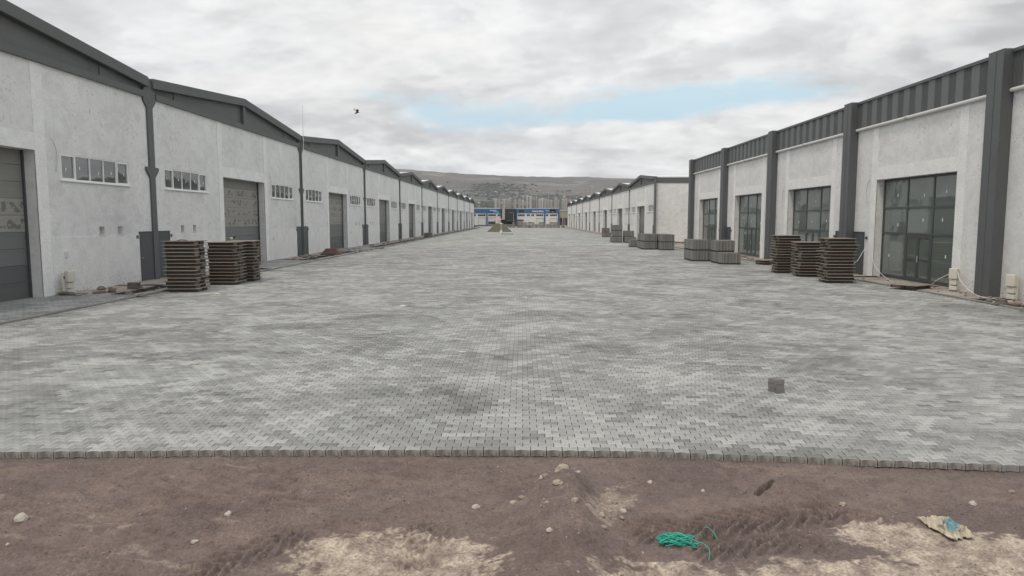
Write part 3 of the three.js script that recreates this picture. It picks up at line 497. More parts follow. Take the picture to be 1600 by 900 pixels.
// ================================================================ FAR BACKGROUND
// hills
{
  const sky = [[-9000, 250], [-5200, 330], [-3000, 430], [-1700, 500], [-1095, 466], [-950, 455], [-650, 432], [-430, 420], [-90, 402], [300, 396], [600, 398], [830, 384], [1010, 380], [1600, 372], [2600, 350], [4500, 300], [9000, 240]];
  const crest = x => { let i = 0; while (i < sky.length - 2 && x > sky[i + 1][0]) i++; const t = clamp((x - sky[i][0]) / (sky[i + 1][0] - sky[i][0])); return sky[i][1] + (sky[i + 1][1] - sky[i][1]) * t; };
  const nx = 300, nz = 110, pos = [], uv = [], idx = [];
  for (let j = 0; j <= nz; j++) for (let i = 0; i <= nx; i++) {
    const a = i / nx * 2 - 1, x = 9000 * Math.sign(a) * Math.pow(Math.abs(a), 1.7), t = j / nz, z = -2700 - 3800 * t - (j === nz ? 2500 : 0);
    const rise = 0.13 * sstep(0, 0.3, t) + 0.50 * Math.pow(t, 1.35) + 0.37 * sstep(0.55, 1, t);
    let h = crest(x * 6500 / -z) * rise * (-z / 6500 * 0.35 + 0.65);
    h += (fbm(x * 0.0016, z * 0.0011, 5) * 34 + fbm(x * 0.006, z * 0.003, 4) * 12) * Math.sin(Math.PI * clamp(t, 0, 0.97)) + 3 * noise(x * 0.02, 4) * t;
    if (j === nz) h = crest(x) * 0.6;
    pos.push(x, h - 4, z); uv.push(x, z);
    if (i && j) { const p = (j - 1) * (nx + 1) + i - 1, r = p + nx + 1; idx.push(p, p + 1, r, p + 1, r + 1, r); }
  }
  const g = new THREE.BufferGeometry(); g.setAttribute('position', new THREE.Float32BufferAttribute(pos, 3)); g.setIndex(idx); g.computeVertexNormals();
  for (let i = 0; i < uv.length; i += 2) { uv[i] = uv[i] / 5200 + 0.5; uv[i + 1] = (-uv[i + 1] - 2700) / 3800; } g.setAttribute('uv', new THREE.Float32BufferAttribute(uv, 2));
  const map = tex(1536, 768, (u, v) => {
    const x = (u - 0.5) * 5200, z = v * 3800, n = fbm(x * 0.0022 + 3, z * 0.003, 6), m = fbm(x * 0.011, z * 0.011 + 5, 5), f = noise(x * 0.05, z * 0.03);
    let c = mixv([0.094, 0.080, 0.072], [0.142, 0.116, 0.100], clamp(0.5 + n * 1.3));               // dry grass and bare soil
    c = mixv(c, [0.095, 0.088, 0.075], sstep(-0.05, 0.35, m) * 0.75);                              // scrub
    const trees = sstep(0.95, 0.55, v + 0.22 * n + 0.2 * m); c = mixv(c, mixv([0.052, 0.062, 0.042], [0.105, 0.105, 0.08], clamp(0.5 + m * 1.4 + f * 0.4)), trees * 0.9);   // wooded gardens below
    c = mixv(c, [0.30, 0.27, 0.25], 0.5 * sstep(0.42, 0.56, fbm(x * 0.004 + 50, z * 0.007, 4)) * sstep(0.4, 0.6, v)); // quarried patches
    return c.map(q => q * (1 + 0.18 * f));
  }, true); map.wrapS = THREE.MirroredRepeatWrapping;
  struct('hills', g, std({ map, roughness: 1 }), 'long bare brown hill ridge with wooded lower slopes');
  // houses scattered over the lower slopes
  const ray = new THREE.Raycaster(), H = scene.children[scene.children.length - 1]; H.updateMatrixWorld();
  const hAt = (x, z) => { // height on the grid (bilinear)
    const a = Math.sign(x) * Math.pow(Math.abs(x) / 9000, 1 / 1.7), fi = (a + 1) / 2 * nx, fj = (-z - 2700) / 3800 * nz, i = Math.floor(fi), j = Math.floor(fj), k = (jj, ii) => pos[3 * (jj * (nx + 1) + ii) + 1], s = fi - i, t = fj - j;
    return (k(j, i) * (1 - s) + k(j, i + 1) * s) * (1 - t) + (k(j + 1, i) * (1 - s) + k(j + 1, i + 1) * s) * t; };
  const q = mulberry(404), wall = [[0.42, 0.40, 0.38], [0.32, 0.30, 0.28], [0.26, 0.23, 0.21]].map(c => std({ color: rgb(...c), roughness: 0.9 })), tile = std({ color: rgb(0.30, 0.20, 0.16), roughness: 0.9 });
  const hb = box(-7, 7, -6, 7, -5, 5), roofG = (() => { const g = new THREE.CylinderGeometry(0.1, 10.2, 4, 4); g.rotateY(Math.PI / 4); g.translate(0, 9, 0); return uvMetres(g); })();
  for (let n = 0; n < 170; n++) {
    const t = Math.pow(q(), 0.8) * 0.78, z = -2760 - 3600 * t, x = (q() * 2 - 1) * 0.19 * -z - 0.02 * -z; const o = new THREE.Group(); o.name = numbered('hillside_house');
    mesh('wall', hb, wall[Math.floor(q() * 3)], o); mesh('roof', roofG, q() < 0.5 ? tile : wall[0], o); const sc = 0.6 + q() * 0.75; o.scale.set(sc * (0.8 + q()), sc, sc); o.position.set(x, hAt(x, z) + 0.5, z); o.rotation.y = q() * 3; scene.add(o);
    tag(o, 'small pale house among trees on the lower hillside', 'house', 'houses scattered on the hillside');
  }
  // wooded clumps between the houses
  const tg = (() => { const g = new THREE.IcosahedronGeometry(1, 1), p = g.attributes.position; for (let i = 0; i < p.count; i++) { const k = 1 + 0.35 * noise(p.getX(i) * 2 + 9, p.getY(i) * 2 + p.getZ(i) * 3); p.setXYZ(i, p.getX(i) * k, p.getY(i) * k * 0.8, p.getZ(i) * k); } g.computeVertexNormals(); return g; })();
  const N = 5200, im = new THREE.InstancedMesh(tg, std({ color: rgb(1, 1, 1), roughness: 1 }), N), ob = new THREE.Object3D();
  for (let n = 0; n < N; n++) { let x, z, t, c = 0; do { t = Math.pow(q(), 0.75) * 0.84; z = -2720 - 3700 * t; x = (q() * 2 - 1) * 0.24 * -z; c++; } while (c < 6 && fbm(x * 0.004, z * 0.003, 3) + q() * 0.5 - t * 0.5 < 0.05); const s = 4 + 9 * q() * q(); ob.position.set(x, hAt(x, z) + s * 0.3, z); ob.scale.set(s * (1 + q()), s, s); ob.rotation.y = q() * 6; ob.updateMatrix(); im.setMatrixAt(n, ob.matrix); const k = 0.7 + 0.7 * q(); im.setColorAt(n, rgb(0.058 * k, 0.066 * k, 0.043 * k)); }
  im.name = 'hillside_trees'; tag(im, 'dark green tree clumps scattered over the lower hillside', 'trees', null, 'stuff'); scene.add(im);
}
// tower blocks of the town
{
  const q = mulberry(88), cols = [[0.62, 0.61, 0.585], [0.50, 0.48, 0.46], [0.68, 0.65, 0.60], [0.55, 0.46, 0.43]].map(c => std({ color: rgb(...c), map: rep(tex(64, 64, (u, v) => (Math.floor(v * 8) % 2 && Math.floor(u * 8) % 2) ? 0.62 : 0.95, true), 26, 24), roughness: 0.85 }));
  const capM = std({ color: rgb(0.30, 0.29, 0.29), roughness: 0.9 });
  const T = [[775, 311, 4], [780.5, 312, 4], [788, 311, 4.5], [793.5, 311, 4.5], [797, 312, 2.6], [805, 312, 4.5], [812, 312, 4.5], [817, 313, 3], [823.5, 306, 3.6], [829, 307, 4.5], [834, 309, 4], [838, 308, 3], [843, 311, 4], [847, 310, 4.2], [852, 311, 4.2], [856.5, 312, 3.5], [861, 313, 4], [868, 309, 5], [871.5, 313, 3], [879, 311, 3], [883.5, 311, 4.5], [890, 312, 4], [896, 313, 4]];
  T.forEach(([px, py, w], i) => {
    const z = -2000 - 240 * q(), k = -z / 1100, wide = w * k, h = (343 - py) * k + 2.9, x = (px - 815) * k, ci = Math.floor(q() * 4), o = thing('tower_block', `tall ${['pale grey', 'dull grey', 'cream', 'pinkish'][ci]} apartment tower rising behind the ${px < 783 ? 'factory with the half open door' : px < 806 ? 'black office block' : px < 874 ? 'long blue factory' : 'dark red hall'}`, 'building', 'apartment towers of the town', x, -0.3, z);
    const m = cols[ci];
    mesh('wall', merge([box(-wide / 2, wide / 2, 0, h, -8, 8), box(-wide * 0.16, wide * 0.16, 0, h - 2.5, 8, 9.6)]), m, o);
    for (const sx of [-1, 1]) mesh('balcony_stack', box(sx * wide * 0.42, sx * wide * 0.26, 3, h - 3.5, 8.02, 9.3), capM, o);
    mesh('roof', merge([box(-wide / 2 - 0.4, wide / 2 + 0.4, h + 0.02, h + 1, -8.4, 8.4), box(-wide * 0.2, wide * 0.2, h + 1.02, h + 4, -3, 3)]), capM, o);
  });
  const mst = thing('broadcast_mast', 'thin mast standing among the apartment towers', 'mast', null, 42 * 1.9, -0.3, -2100); mesh('shaft', new THREE.CylinderGeometry(0.5, 1.1, 78, 6).translate(0, 39, 0), M.galv, mst); mesh('platform', new THREE.CylinderGeometry(1.6, 1.6, 1.2, 8).translate(0, 60, 0), M.galv, mst);
}
// blue and white factory across the end of the yard
const blueM = std({ color: rgb(0.045, 0.145, 0.30), map: paintMap, roughness: 0.5 }), facW = std({ color: rgb(0.74, 0.74, 0.73), map: grain, roughness: 0.85 }), winM = new THREE.MeshPhysicalMaterial({ color: rgb(0.015, 0.016, 0.018), roughness: 0.1 }), rollM = std({ color: rgb(0.60, 0.60, 0.58), roughness: 0.7 });
const Z4 = -400, S4 = 400 / 1100, fx = px => (px - 815) * S4, fy = py => 2.9 + (343 - py) * S4;
function textPlane(lines, w, h, fg, bgc, wpx = 512) {
  const c = document.createElement('canvas'); c.width = wpx; c.height = Math.round(wpx * h / w); const x = c.getContext('2d'); x.fillStyle = bgc; x.fillRect(0, 0, c.width, c.height); x.fillStyle = fg; x.textAlign = 'center'; x.textBaseline = 'middle';
  for (const [t, px, py, sz] of lines) { x.font = `bold ${Math.round(sz * c.height)}px sans-serif`; x.fillText(t, px * c.width, py * c.height); }
  const t = new THREE.CanvasTexture(c); t.colorSpace = THREE.SRGBColorSpace; return std({ map: t, roughness: 0.6 });
}
const fRect = (p0, p1, q0, q1, d0, d1) => box(fx(p0), fx(p1), fy(q1), fy(q0), Z4 + d0, Z4 + d1);
function factory(label, p0, p1, wins, doors, piers, signs) {
  const B = thing('factory', label, 'factory');
  mesh('wall', box(fx(p0), fx(p1), -0.3, fy(333), Z4 - 30, Z4), facW, B);
  mesh('blue_fascia', box(fx(p0) - 0.1, fx(p1) + 0.1, fy(333), fy(326.4), Z4 - 30, Z4 + 0.25), blueM, B);
  mesh('roof', box(fx(p0) + 0.3, fx(p1) - 0.3, fy(326.4), fy(325.6), Z4 - 29.5, Z4 - 0.6), rollM, B);
  for (const [a, b] of piers) mesh('pier', box(fx(a), fx(b), -0.3, fy(333) - 0.01, Z4 + 0.01, Z4 + 0.3), blueM, B);
  for (const [a, b, n] of wins) for (let i = 0; i < n; i++) { const w = (b - a) / n; const g = new THREE.Group(); g.name = 'window'; B.add(g); mesh('pane', fRect(a + i * w + 0.15, a + (i + 1) * w - 0.15, 335, 337.5, 0.01, 0.05), winM, g); mesh('frame', merge([fRect(a + i * w, a + (i + 1) * w, 334.8, 335, 0.01, 0.1), fRect(a + i * w, a + (i + 1) * w, 337.5, 337.7, 0.01, 0.1)]), facW, g); }
  for (const [a, b, top, bot, open] of doors) { const g = new THREE.Group(); g.name = 'roller_door'; B.add(g); mesh('recess', fRect(a - 0.3, b + 0.3, top - 0.6, 351, 0.01, 0.03), M.frame, g); mesh('shutter', fRect(a, b, top, bot, 0.04, 0.12), rollM, g); }
  for (const [a, b, y0, y1, m] of signs) mesh('sign', new THREE.PlaneGeometry(fx(b) - fx(a), fy(y0) - fy(y1)).translate((fx(a) + fx(b)) / 2, (fy(y0) + fy(y1)) / 2, Z4 + 0.27), m, B);
  return B;
}
factory('white factory with blue fascia and two roller doors, one half open', 700, 782.6, [[738, 744, 2], [747, 759, 4], [763, 775, 4], [777.5, 782.3, 2]], [[747.5, 759, 340.8, 351], [763.4, 774, 340.8, 346]], [[760, 762], [716, 718]],
  [[763, 781.5, 327.2, 332.4, textPlane([['\u25E3', 0.06, 0.55, 0.9], ['Sirketler', 0.42, 0.32, 0.5], ['Holding', 0.66, 0.76, 0.42]], 18.5, 5.2, '#dfe9f2', '#1f5f9d')]]);
factory('white factory with long blue fascia and white lettering, beside the black office', 806, 873.5, [[809, 820, 4], [823, 828, 2], [830, 834.5, 2], [837.5, 848.5, 4], [852.3, 856.4, 2], [859, 870, 4]], [[838, 848.5, 341.5, 351], [859, 870, 342, 351]], [[849.6, 851.8], [871.2, 873.4], [806, 808]],
  [[831.5, 849, 327.8, 332.6, textPlane([['Dolan Mina', 0.5, 0.5, 0.72]], 17.5, 4.8, '#f4f2f2', '#2a5f95')], [851.5, 858, 328.2, 330.6, textPlane([['Ajans', 0.5, 0.5, 0.8]], 6.5, 2.4, '#dfe9f2', '#2a6596')], [859.3, 868, 326.9, 332.7, textPlane([['\u25A0', 0.55, 0.3, 0.5], ['LOFT', 0.45, 0.75, 0.4]], 8.7, 5.8, '#b9a48c', '#15191c')], [811, 818.5, 328, 331.6, textPlane([['\u25C6', 0.5, 0.5, 0.7]], 7.5, 3.6, '#3d4a52', '#27343c')]]);
{ // canopy on the long factory, black office with pale pier, neighbours
  const B = thing('office_building', 'black clad office block with pale pier between the blue factories', 'building');
  mesh('wall', box(fx(783), fx(805.6), -0.3, fy(326.8), Z4 - 25, Z4 + 1.2), std({ color: rgb(0.022, 0.024, 0.027), roughness: 0.4 }), B);
  mesh('pier', box(fx(784.8), fx(789.2), fy(343), fy(325.9), Z4 + 1.21, Z4 + 2), std({ color: rgb(0.42, 0.42, 0.38), roughness: 0.9 }), B);
  for (let i = 0; i < 4; i++) for (let j = 0; j < 3; j++) mesh('window', fRect(791.5 + i * 3.2, 794.2 + i * 3.2, 329.5 + j * 4.6, 332.6 + j * 4.6, 1.21, 1.3), std({ color: rgb(0.05, 0.055, 0.06), roughness: 0.15 }), B);
  mesh('canopy', box(fx(792), fx(818), fy(346), fy(343), Z4 + 1.25, Z4 + 5), M.frame, B);
  const C = thing('industrial_hall', 'beige hall with dark red lower wall beyond the blue factory', 'building');
  mesh('upper_wall', box(fx(874.5), fx(925), fy(340.5), fy(329), Z4 - 45, Z4 - 12), std({ color: rgb(0.50, 0.43, 0.35), map: grain, roughness: 0.9 }), C);
  mesh('lower_wall', box(fx(874.5), fx(925), -0.3, fy(340.5) - 0.01, Z4 - 45, Z4 - 11.8), std({ color: rgb(0.10, 0.035, 0.045), map: paintMap, roughness: 0.8 }), C);
  mesh('roof', box(fx(874.2), fx(925.3), fy(329) + 0.01, fy(328.2), Z4 - 45.2, Z4 - 11.5), M.gutter, C);
  for (let i = 0; i < 5; i++) mesh('pier', box(fx(876 + i * 4), fx(876.5 + i * 4), -0.2, fy(329) - 0.02, Z4 - 11.79, Z4 - 11.4), M.gutter, C);
}
function lampPost(x, z, h, label) { const o = thing('street_lamp', label, 'street lamp', null, x, -0.1, z); mesh('post', new THREE.CylinderGeometry(0.07, 0.13, h, 8).translate(0, h / 2, 0), M.galv, o); mesh('arm', new THREE.CylinderGeometry(0.05, 0.05, 1.8, 6).rotateZ(Math.PI / 2 - 0.12).translate(-0.8, h + 0.05, 0), M.galv, o); mesh('lamp_head', rbox(0.7, 0.14, 0.3, 0.04).translate(-1.8, h + 0.13, 0), M.galv, o); return o; }
lampPost(fx(802.5) * 0.95, -382, 6.6, 'grey lamp post before the black office block');
lampPost(22.5, -384, 7, 'grey lamp post before the dark red hall');
{ const o = thing('delivery_van', 'white van parked under the canopy of the long blue factory', 'van', null, fx(827) * 0.93, -0.3, -374, 0);
  const prof = new THREE.Shape([[-2.4, 0.35], [2.4, 0.35], [2.45, 0.9], [2.3, 1.15], [1.75, 1.25], [1.25, 2.05], [-2.3, 2.1], [-2.42, 1.9]].map(p => new THREE.Vector2(...p)));
  mesh('body', uvMetres(new THREE.ExtrudeGeometry(prof, { depth: 1.7, bevelEnabled: true, bevelSize: 0.06, bevelThickness: 0.06, bevelSegments: 1 }).translate(0, 0, -0.85)), facW, o);
  mesh('window', box(-0.2, 1.15, 1.35, 1.9, 0.915, 0.93), winM, o); mesh('windscreen', box(1.3, 1.7, 1.32, 1.8, -0.7, 0.7), winM, o);
  for (const x of [-1.5, 1.5]) for (const z of [-0.75, 0.78]) mesh('wheel', new THREE.CylinderGeometry(0.34, 0.34, 0.24, 14).rotateX(Math.PI / 2).translate(x, 0.34, z), M.dark, o); }
{ const o = thing('market_umbrella', 'faded pink parasol standing behind the olive sand heap', 'parasol', null, -11.6, -0.1, -352); mesh('canopy', new THREE.ConeGeometry(2.4, 1.0, 8).translate(0, 3.5, 0), std({ color: rgb(0.45, 0.22, 0.22), roughness: 0.9 }), o); mesh('pole', new THREE.CylinderGeometry(0.06, 0.06, 3.4, 8).translate(0, 1.7, 0), M.galv, o); }

// ================================================================ THINGS IN THE YARD
// wooden pallets
const woodTones = [[0.33, 0.29, 0.25], [0.27, 0.23, 0.195], [0.38, 0.34, 0.295], [0.30, 0.23, 0.185]].map(c => std({ color: rgb(...c), map: woodMap, bumpMap: woodMap, bumpScale: 0.004, roughness: 0.95 }));
const darkWood = [[0.115, 0.096, 0.082], [0.15, 0.118, 0.098]].map(c => std({ color: rgb(...c), map: woodMap, roughness: 0.95 }));
const redBoard = std({ color: rgb(0.20, 0.072, 0.045), map: woodMap, roughness: 0.9 });
const PH = 0.146, boardG = rbox(1.32, 0.028, 0.235, 0.005), bearerG = rbox(1.12, 0.118, 0.10, 0.006), stringG = rbox(0.1, 0.018, 1.2, 0.004);
const palletProtos = [0, 1, 2, 3].map(v => { const o = new THREE.Group(); const q = mulberry(300 + v); for (let i = 0; i < 5; i++) { const b = mesh('deck_board', boardG, woodTones[(v + Math.floor(q() * 3)) % 4], o); b.position.set((q() - 0.5) * 0.05, PH - 0.0145, (i - 2) * 0.255 + (q() - 0.5) * 0.012); b.rotation.y = (q() - 0.5) * 0.012; } for (const z of [-0.52, 0, 0.52]) { const b = mesh('bearer', bearerG, darkWood[Math.floor(q() * 2)], o); b.position.set(0, 0.06, z * 0.9); } for (const x of [-0.53, 0.53]) { const b = mesh('end_block', rbox(0.09, 0.1, 0.36, 0.005), woodTones[(v + 1) % 4], o); b.position.set(x, 0.062, -0.26); const c = mesh('end_block', rbox(0.09, 0.1, 0.30, 0.005), darkWood[0], o); c.position.set(x, 0.062, 0.27); } o.name = 'pallet'; return o; });
function palletAt(x, y, z, ry, label, group, v) { const o = palletProtos[v % 4].clone(); o.name = numbered('wooden_pallet'); o.position.set(x, y, z); o.rotation.y = ry; scene.add(o); return tag(o, label, 'pallet', group); }
function stack(x, y, z, n, ry, where, group, seed, wob = 0.05) {
  const q = mulberry(seed); let dx = 0, dz = 0;
  for (let i = 0; i < n; i++) { dx = dx * 0.6 + (q() - 0.5) * wob * 2; dz = dz * 0.6 + (q() - 0.5) * wob; const top = i === n - 1, bot = i === 0;
    const o = palletAt(x + dx, y + i * PH, z + dz, ry + (q() - 0.5) * 0.05 + (q() < 0.5 ? 0 : Math.PI), top ? `topmost grey wooden pallet of the stack ${where}` : bot ? `bottom wooden pallet of the stack ${where}` : `weathered wooden pallet within the stack ${where}`, group, Math.floor(q() * 4));
    if (top && seed === 12) o.children[1].material = redBoard; }
}
stack(-13.58, 0.004, -28.42, 14, 0.03, 'beside the warehouse wall boxes', 'pallets stacked by the gabled warehouse, first stack', 12, 0.06);
stack(-13.3, 0.004, -31.55, 13, 0.0, 'with the magpie on it', 'pallets stacked by the gabled warehouse, magpie stack', 13, 0.05);
stack(-13.2, 0.004, -33.35, 13, 0.06, 'behind the magpie stack', 'pallets stacked by the gabled warehouse, rear stack', 14, 0.07);
stack(14.62, 0.004, -32.75, 14, -0.03, 'leaning before the side doors', 'pallets by the parapet warehouse, leaning stack', 15, 0.09);
stack(14.72, 0.004, -36.35, 12, -0.02, 'that is shortest of three', 'pallets by the parapet warehouse, short stack', 16, 0.05);
stack(14.42, 0.004, -38.75, 14, -0.05, 'beside the two loose pallets', 'pallets by the parapet warehouse, far stack', 17, 0.06);
stack(16.0, 0.004, -45.9, 2, 0.2, 'of two by the glazed door', 'pair of loose pallets by the glazed door', 18, 0.04);
palletAt(16.25, 0.07, -29.5, 0.55, 'single wooden pallet lying flat before the glazed entrance', null, 2);

// cubes of new paving stones on pallets
const packTones = [0.205, 0.225, 0.245].map(t => std({ color: rgb(t * 1.07, t * 1.05, t), map: concreteMap, bumpMap: grainBump, bumpScale: 0.004, roughness: 0.95 }));
const colG = (() => { const o = paverOutline(0.002), sh = new THREE.Shape(o.map(([a, b]) => new THREE.Vector2(a, b))); const g = new THREE.ExtrudeGeometry(sh, { depth: 0.64, bevelEnabled: false }); g.rotateX(-Math.PI / 2); return uvMetres(g); })();
const packProto = (() => { const o = new THREE.Group(); o.name = 'pack'; const q = mulberry(4), core = []; for (let i = 0; i < 6; i++) for (let j = 0; j < 8; j++) { const x = (i - 2.5) * 0.208, z = (j - 3.5) * 0.158, edge = i === 0 || i === 5 || j === 0 || j === 7; if (edge) { const m = mesh('stone_column', colG, packTones[Math.floor(q() * 3)], o); m.position.set(x + (q() - 0.5) * 0.008, 0.1, z + (q() - 0.5) * 0.014); m.scale.z = 0.94; } else core.push(box(x - 0.1, x + 0.1, 0.1, 0.735, z - 0.078, z + 0.078)); } mesh('core_stones', merge(core), packTones[1], o).userData.kind = 'stuff'; mesh('pallet', merge([box(-0.62, 0.62, 0.07, 0.098, -0.62, 0.62), box(-0.6, 0.6, 0, 0.069, -0.6, -0.5), box(-0.6, 0.6, 0, 0.069, -0.05, 0.05), box(-0.6, 0.6, 0, 0.069, 0.5, 0.6)]), darkWood[0], o); return o; })();
const PKH = 0.742;
function pack(x, z, lev, ry, label, group) { const o = packProto.clone(); o.name = numbered('paving_stone_pack'); o.position.set(x, 0.004 + lev * PKH, z); o.rotation.y = ry; scene.add(o); tag(o, label, 'paving stones', group); }
const lbl = ['bottom cube of grey paving stones', 'upper cube of grey paving stones', 'third cube of grey paving stones on top'];
for (const [x, z, n] of [[12.52, -49.75, 2], [12.52, -51.15, 2], [13.55, -46.25, 1], [13.55, -47.65, 2], [13.9, -49.2, 2], [13.9, -50.8, 1]]) for (let l = 0; l < n; l++) pack(x, z, l, 0.04 * noise(x * 3, z * 3), `${lbl[l]} in the cluster beside the pallet stacks`, 'paving stone cubes nearest the pallet stacks');
for (const [x, z, n] of [[12.5, -69.2, 2], [12.5, -70.6, 2], [12.5, -72.0, 2], [13.86, -67.6, 2], [13.86, -69.0, 2], [13.86, -70.4, 2], [12.15, -75.5, 1]]) for (let l = 0; l < n; l++) pack(x, z, l, 0.05 * noise(x * 3, z * 3), `${lbl[l]} in the cluster before the blank end wall`, 'paving stone cubes before the blank end wall');
for (const [x, z, n] of [[12.13, -90, 3], [12.13, -91.5, 1], [13.62, -88.6, 1], [13.62, -90.1, 2], [14.2, -118, 1], [14.2, -119.4, 2]]) for (let l = 0; l < n; l++) pack(x, z, l, 0.05 * noise(x * 3, z * 3), `${lbl[l]} in the cluster along the rear gabled warehouse`, 'paving stone cubes along the rear gabled warehouse');
pack(-15.3, -115.2, 0, 0.1, 'single cube of grey paving stones at the foot of the long gabled warehouse', null);
{ // the long barrier of paving stone cubes at the end of the yard
  const q = mulberry(9), g = rbox(1.14, 0.54, 1.2, 0.02), mats = packTones;
  let x = -5.3; while (x < 15.6) { if (x > 4.3 && x < 5.2) { x += 0.9; continue; } const n = q() < 0.2 ? 2 : 3; for (let l = 0; l < n; l++) { const o = mesh(numbered('far_paving_stone_pack'), g, mats[Math.floor(q() * 3)], scene); o.position.set(x + (q() - 0.5) * 0.1, 0.32 + l * 0.68, -247.5 + (q() - 0.5) * 0.4); tag(o, 'cube of grey paving stones in the long row closing the yard', 'paving stones', 'row of paving stone cubes closing the yard'); } x += 1.28 + (q() < 0.15 ? 0.3 : 0); }
}
// loose stack of three paving stones and a fourth
{
  const g = paverGeo(0.08), m = [0.175, 0.19, 0.205].map(t => std({ color: rgb(t * 1.04, t * 1.0, t * 0.95), map: paverMap, bumpMap: paverBump, bumpScale: 0.002, roughness: 0.95 }));
  const q = mulberry(31);
  for (let i = 0; i < 3; i++) { const o = mesh(numbered('loose_paver'), g, [m[i], m[i]], scene); o.scale.set(1.05, 0.96, 1.05); o.position.set(4.30 + (q() - 0.5) * 0.012, 0.0785 + i * 0.0782, -11.72 + (q() - 0.5) * 0.012); o.rotation.y = Math.PI / 2 + 0.42 + (q() - 0.5) * 0.08; tag(o, ['bottom stone of the small stack of spare pavers on the yard', 'middle stone of the small stack of spare pavers on the yard', 'top stone of the small stack of spare pavers on the yard'][i], 'paving stone', 'small stack of spare pavers'); }
}
// sand heap, standpipe with hose
{
  const nx = 60, nz = 40, pos = [], idx = [], uv = []; for (let j = 0; j <= nz; j++) for (let i = 0; i <= nx; i++) { const x = (i / nx * 2 - 1) * 3.6, z = (j / nz * 2 - 1) * 4.5; const d = Math.max(Math.abs(x) / 2.75 - 0.02, Math.abs(z) / 3.8) + 0.05 * noise(x * 2, z * 2); let h = 2.05 * clamp((1 - d) * 1.35, 0, 0.98) + 0.08 * fbm(x * 2, z * 2, 4) * clamp((1 - d) * 5); if (d > 1) h = -0.05; pos.push(x, h, z); uv.push(x, z); if (i && j) { const a = (j - 1) * (nx + 1) + i - 1, b = a + nx + 1; idx.push(a, b, a + 1, a + 1, b, b + 1); } }
  const g = new THREE.BufferGeometry(); g.setAttribute('position', new THREE.Float32BufferAttribute(pos, 3)); g.setAttribute('uv', new THREE.Float32BufferAttribute(uv, 2)); g.setIndex(idx); g.computeVertexNormals();
  const o = single('sand_heap', g, std({ color: rgb(0.125, 0.115, 0.082), map: grain, roughness: 1 }), 'olive brown heap of sand in the middle of the yard', 'sand heap'); o.position.set(-5.3, 0, -169);
  const w = thing('standpipe', 'pale standpipe with bucket shaped base and black hose in mid yard', 'standpipe', null, -4.05, 0, -139.7);
  mesh('pipe', new THREE.CylinderGeometry(0.05, 0.05, 2.1, 8).translate(0, 1.05, 0), M.cream, w); mesh('base_cask', new THREE.LatheGeometry([[0, 0], [0.16, 0], [0.2, 0.05], [0.26, 0.75], [0.28, 0.78], [0, 0.78]].map(p => new THREE.Vector2(...p)), 16), M.pvc, w); mesh('tap', merge([new THREE.CylinderGeometry(0.06, 0.06, 0.5, 8).rotateZ(Math.PI / 2).translate(0, 2.1, 0), new THREE.SphereGeometry(0.1, 8, 6).translate(0, 2.15, 0)]), M.pvc, w);
  mesh('hose', tube([[0.1, 0.2, 0.2], [0.4, 0.06, 0.5], [1.0, 0.06, 0.4], [1.6, 0.06, 0.1], [2.2, 0.06, 0.3], [2.4, 0.05, 1.6]], 0.05, 40, 6), M.blackCable, w);
}
// lightning rods
for (const [x, y, z, h, l] of [[-17.3, 9.3, -56.4, 2.55, 'thin pale rod rising from the roof valley of the taller gabled warehouse'], [18.2, 8.6, -184, 3.2, 'thin dark rod rising from the roof of the rear gabled warehouse']]) { const o = thing('lightning_rod', l, 'lightning rod', null, x, y, z); mesh('rod', new THREE.CylinderGeometry(0.018, 0.03, h, 6).translate(0, h / 2, 0), M.gutter, o); mesh('finial', new THREE.ConeGeometry(0.035, 0.2, 6).translate(0, h, 0), M.gutter, o); mesh('lower_pipe', new THREE.CylinderGeometry(0.03, 0.03, 1.0, 6).translate(0, -0.4, 0), M.gutter, o); }
// roof rail seen on the rear warehouse
// electricity boxes on the verges
function meterBox(x, z, ry, label, s) { const o = thing('meter_box', label, 'meter box', 'electricity boxes on the verges', x, 0.05, z, ry); o.scale.setScalar(0.85); mesh('back_board', rbox(0.42, 1.0, 0.1, 0.02).translate(0, 0.5, -0.1), M.cream, o); mesh('cabinet', rbox(0.36, 0.5, 0.24, 0.03).translate(0.05, 0.82, 0.08), M.cream, o); mesh('lower_cabinet', rbox(0.3, 0.26, 0.18, 0.02).translate(0.05, 0.42, 0.05), M.cream, o); mesh('foot', rbox(0.34, 0.2, 0.2, 0.02).translate(0.05, 0.14, 0.04), M.cream, o); mesh('port', new THREE.CylinderGeometry(0.05, 0.05, 0.02, 12).rotateX(Math.PI / 2).translate(-0.13, 0.78, -0.035), M.dark, o); }
meterBox(-17.25, -26.45, Math.PI / 2 - 0.3, 'cream electricity box beside the sectional door of the taller gabled warehouse');
meterBox(17.3, -28.35, -Math.PI / 2 + 0.6, 'cream electricity box with white cables beside the glazed entrance');
meterBox(17.4, -25.15, -Math.PI / 2 + 0.4, 'cream electricity box on the far side of the dark column from the glazed entrance');
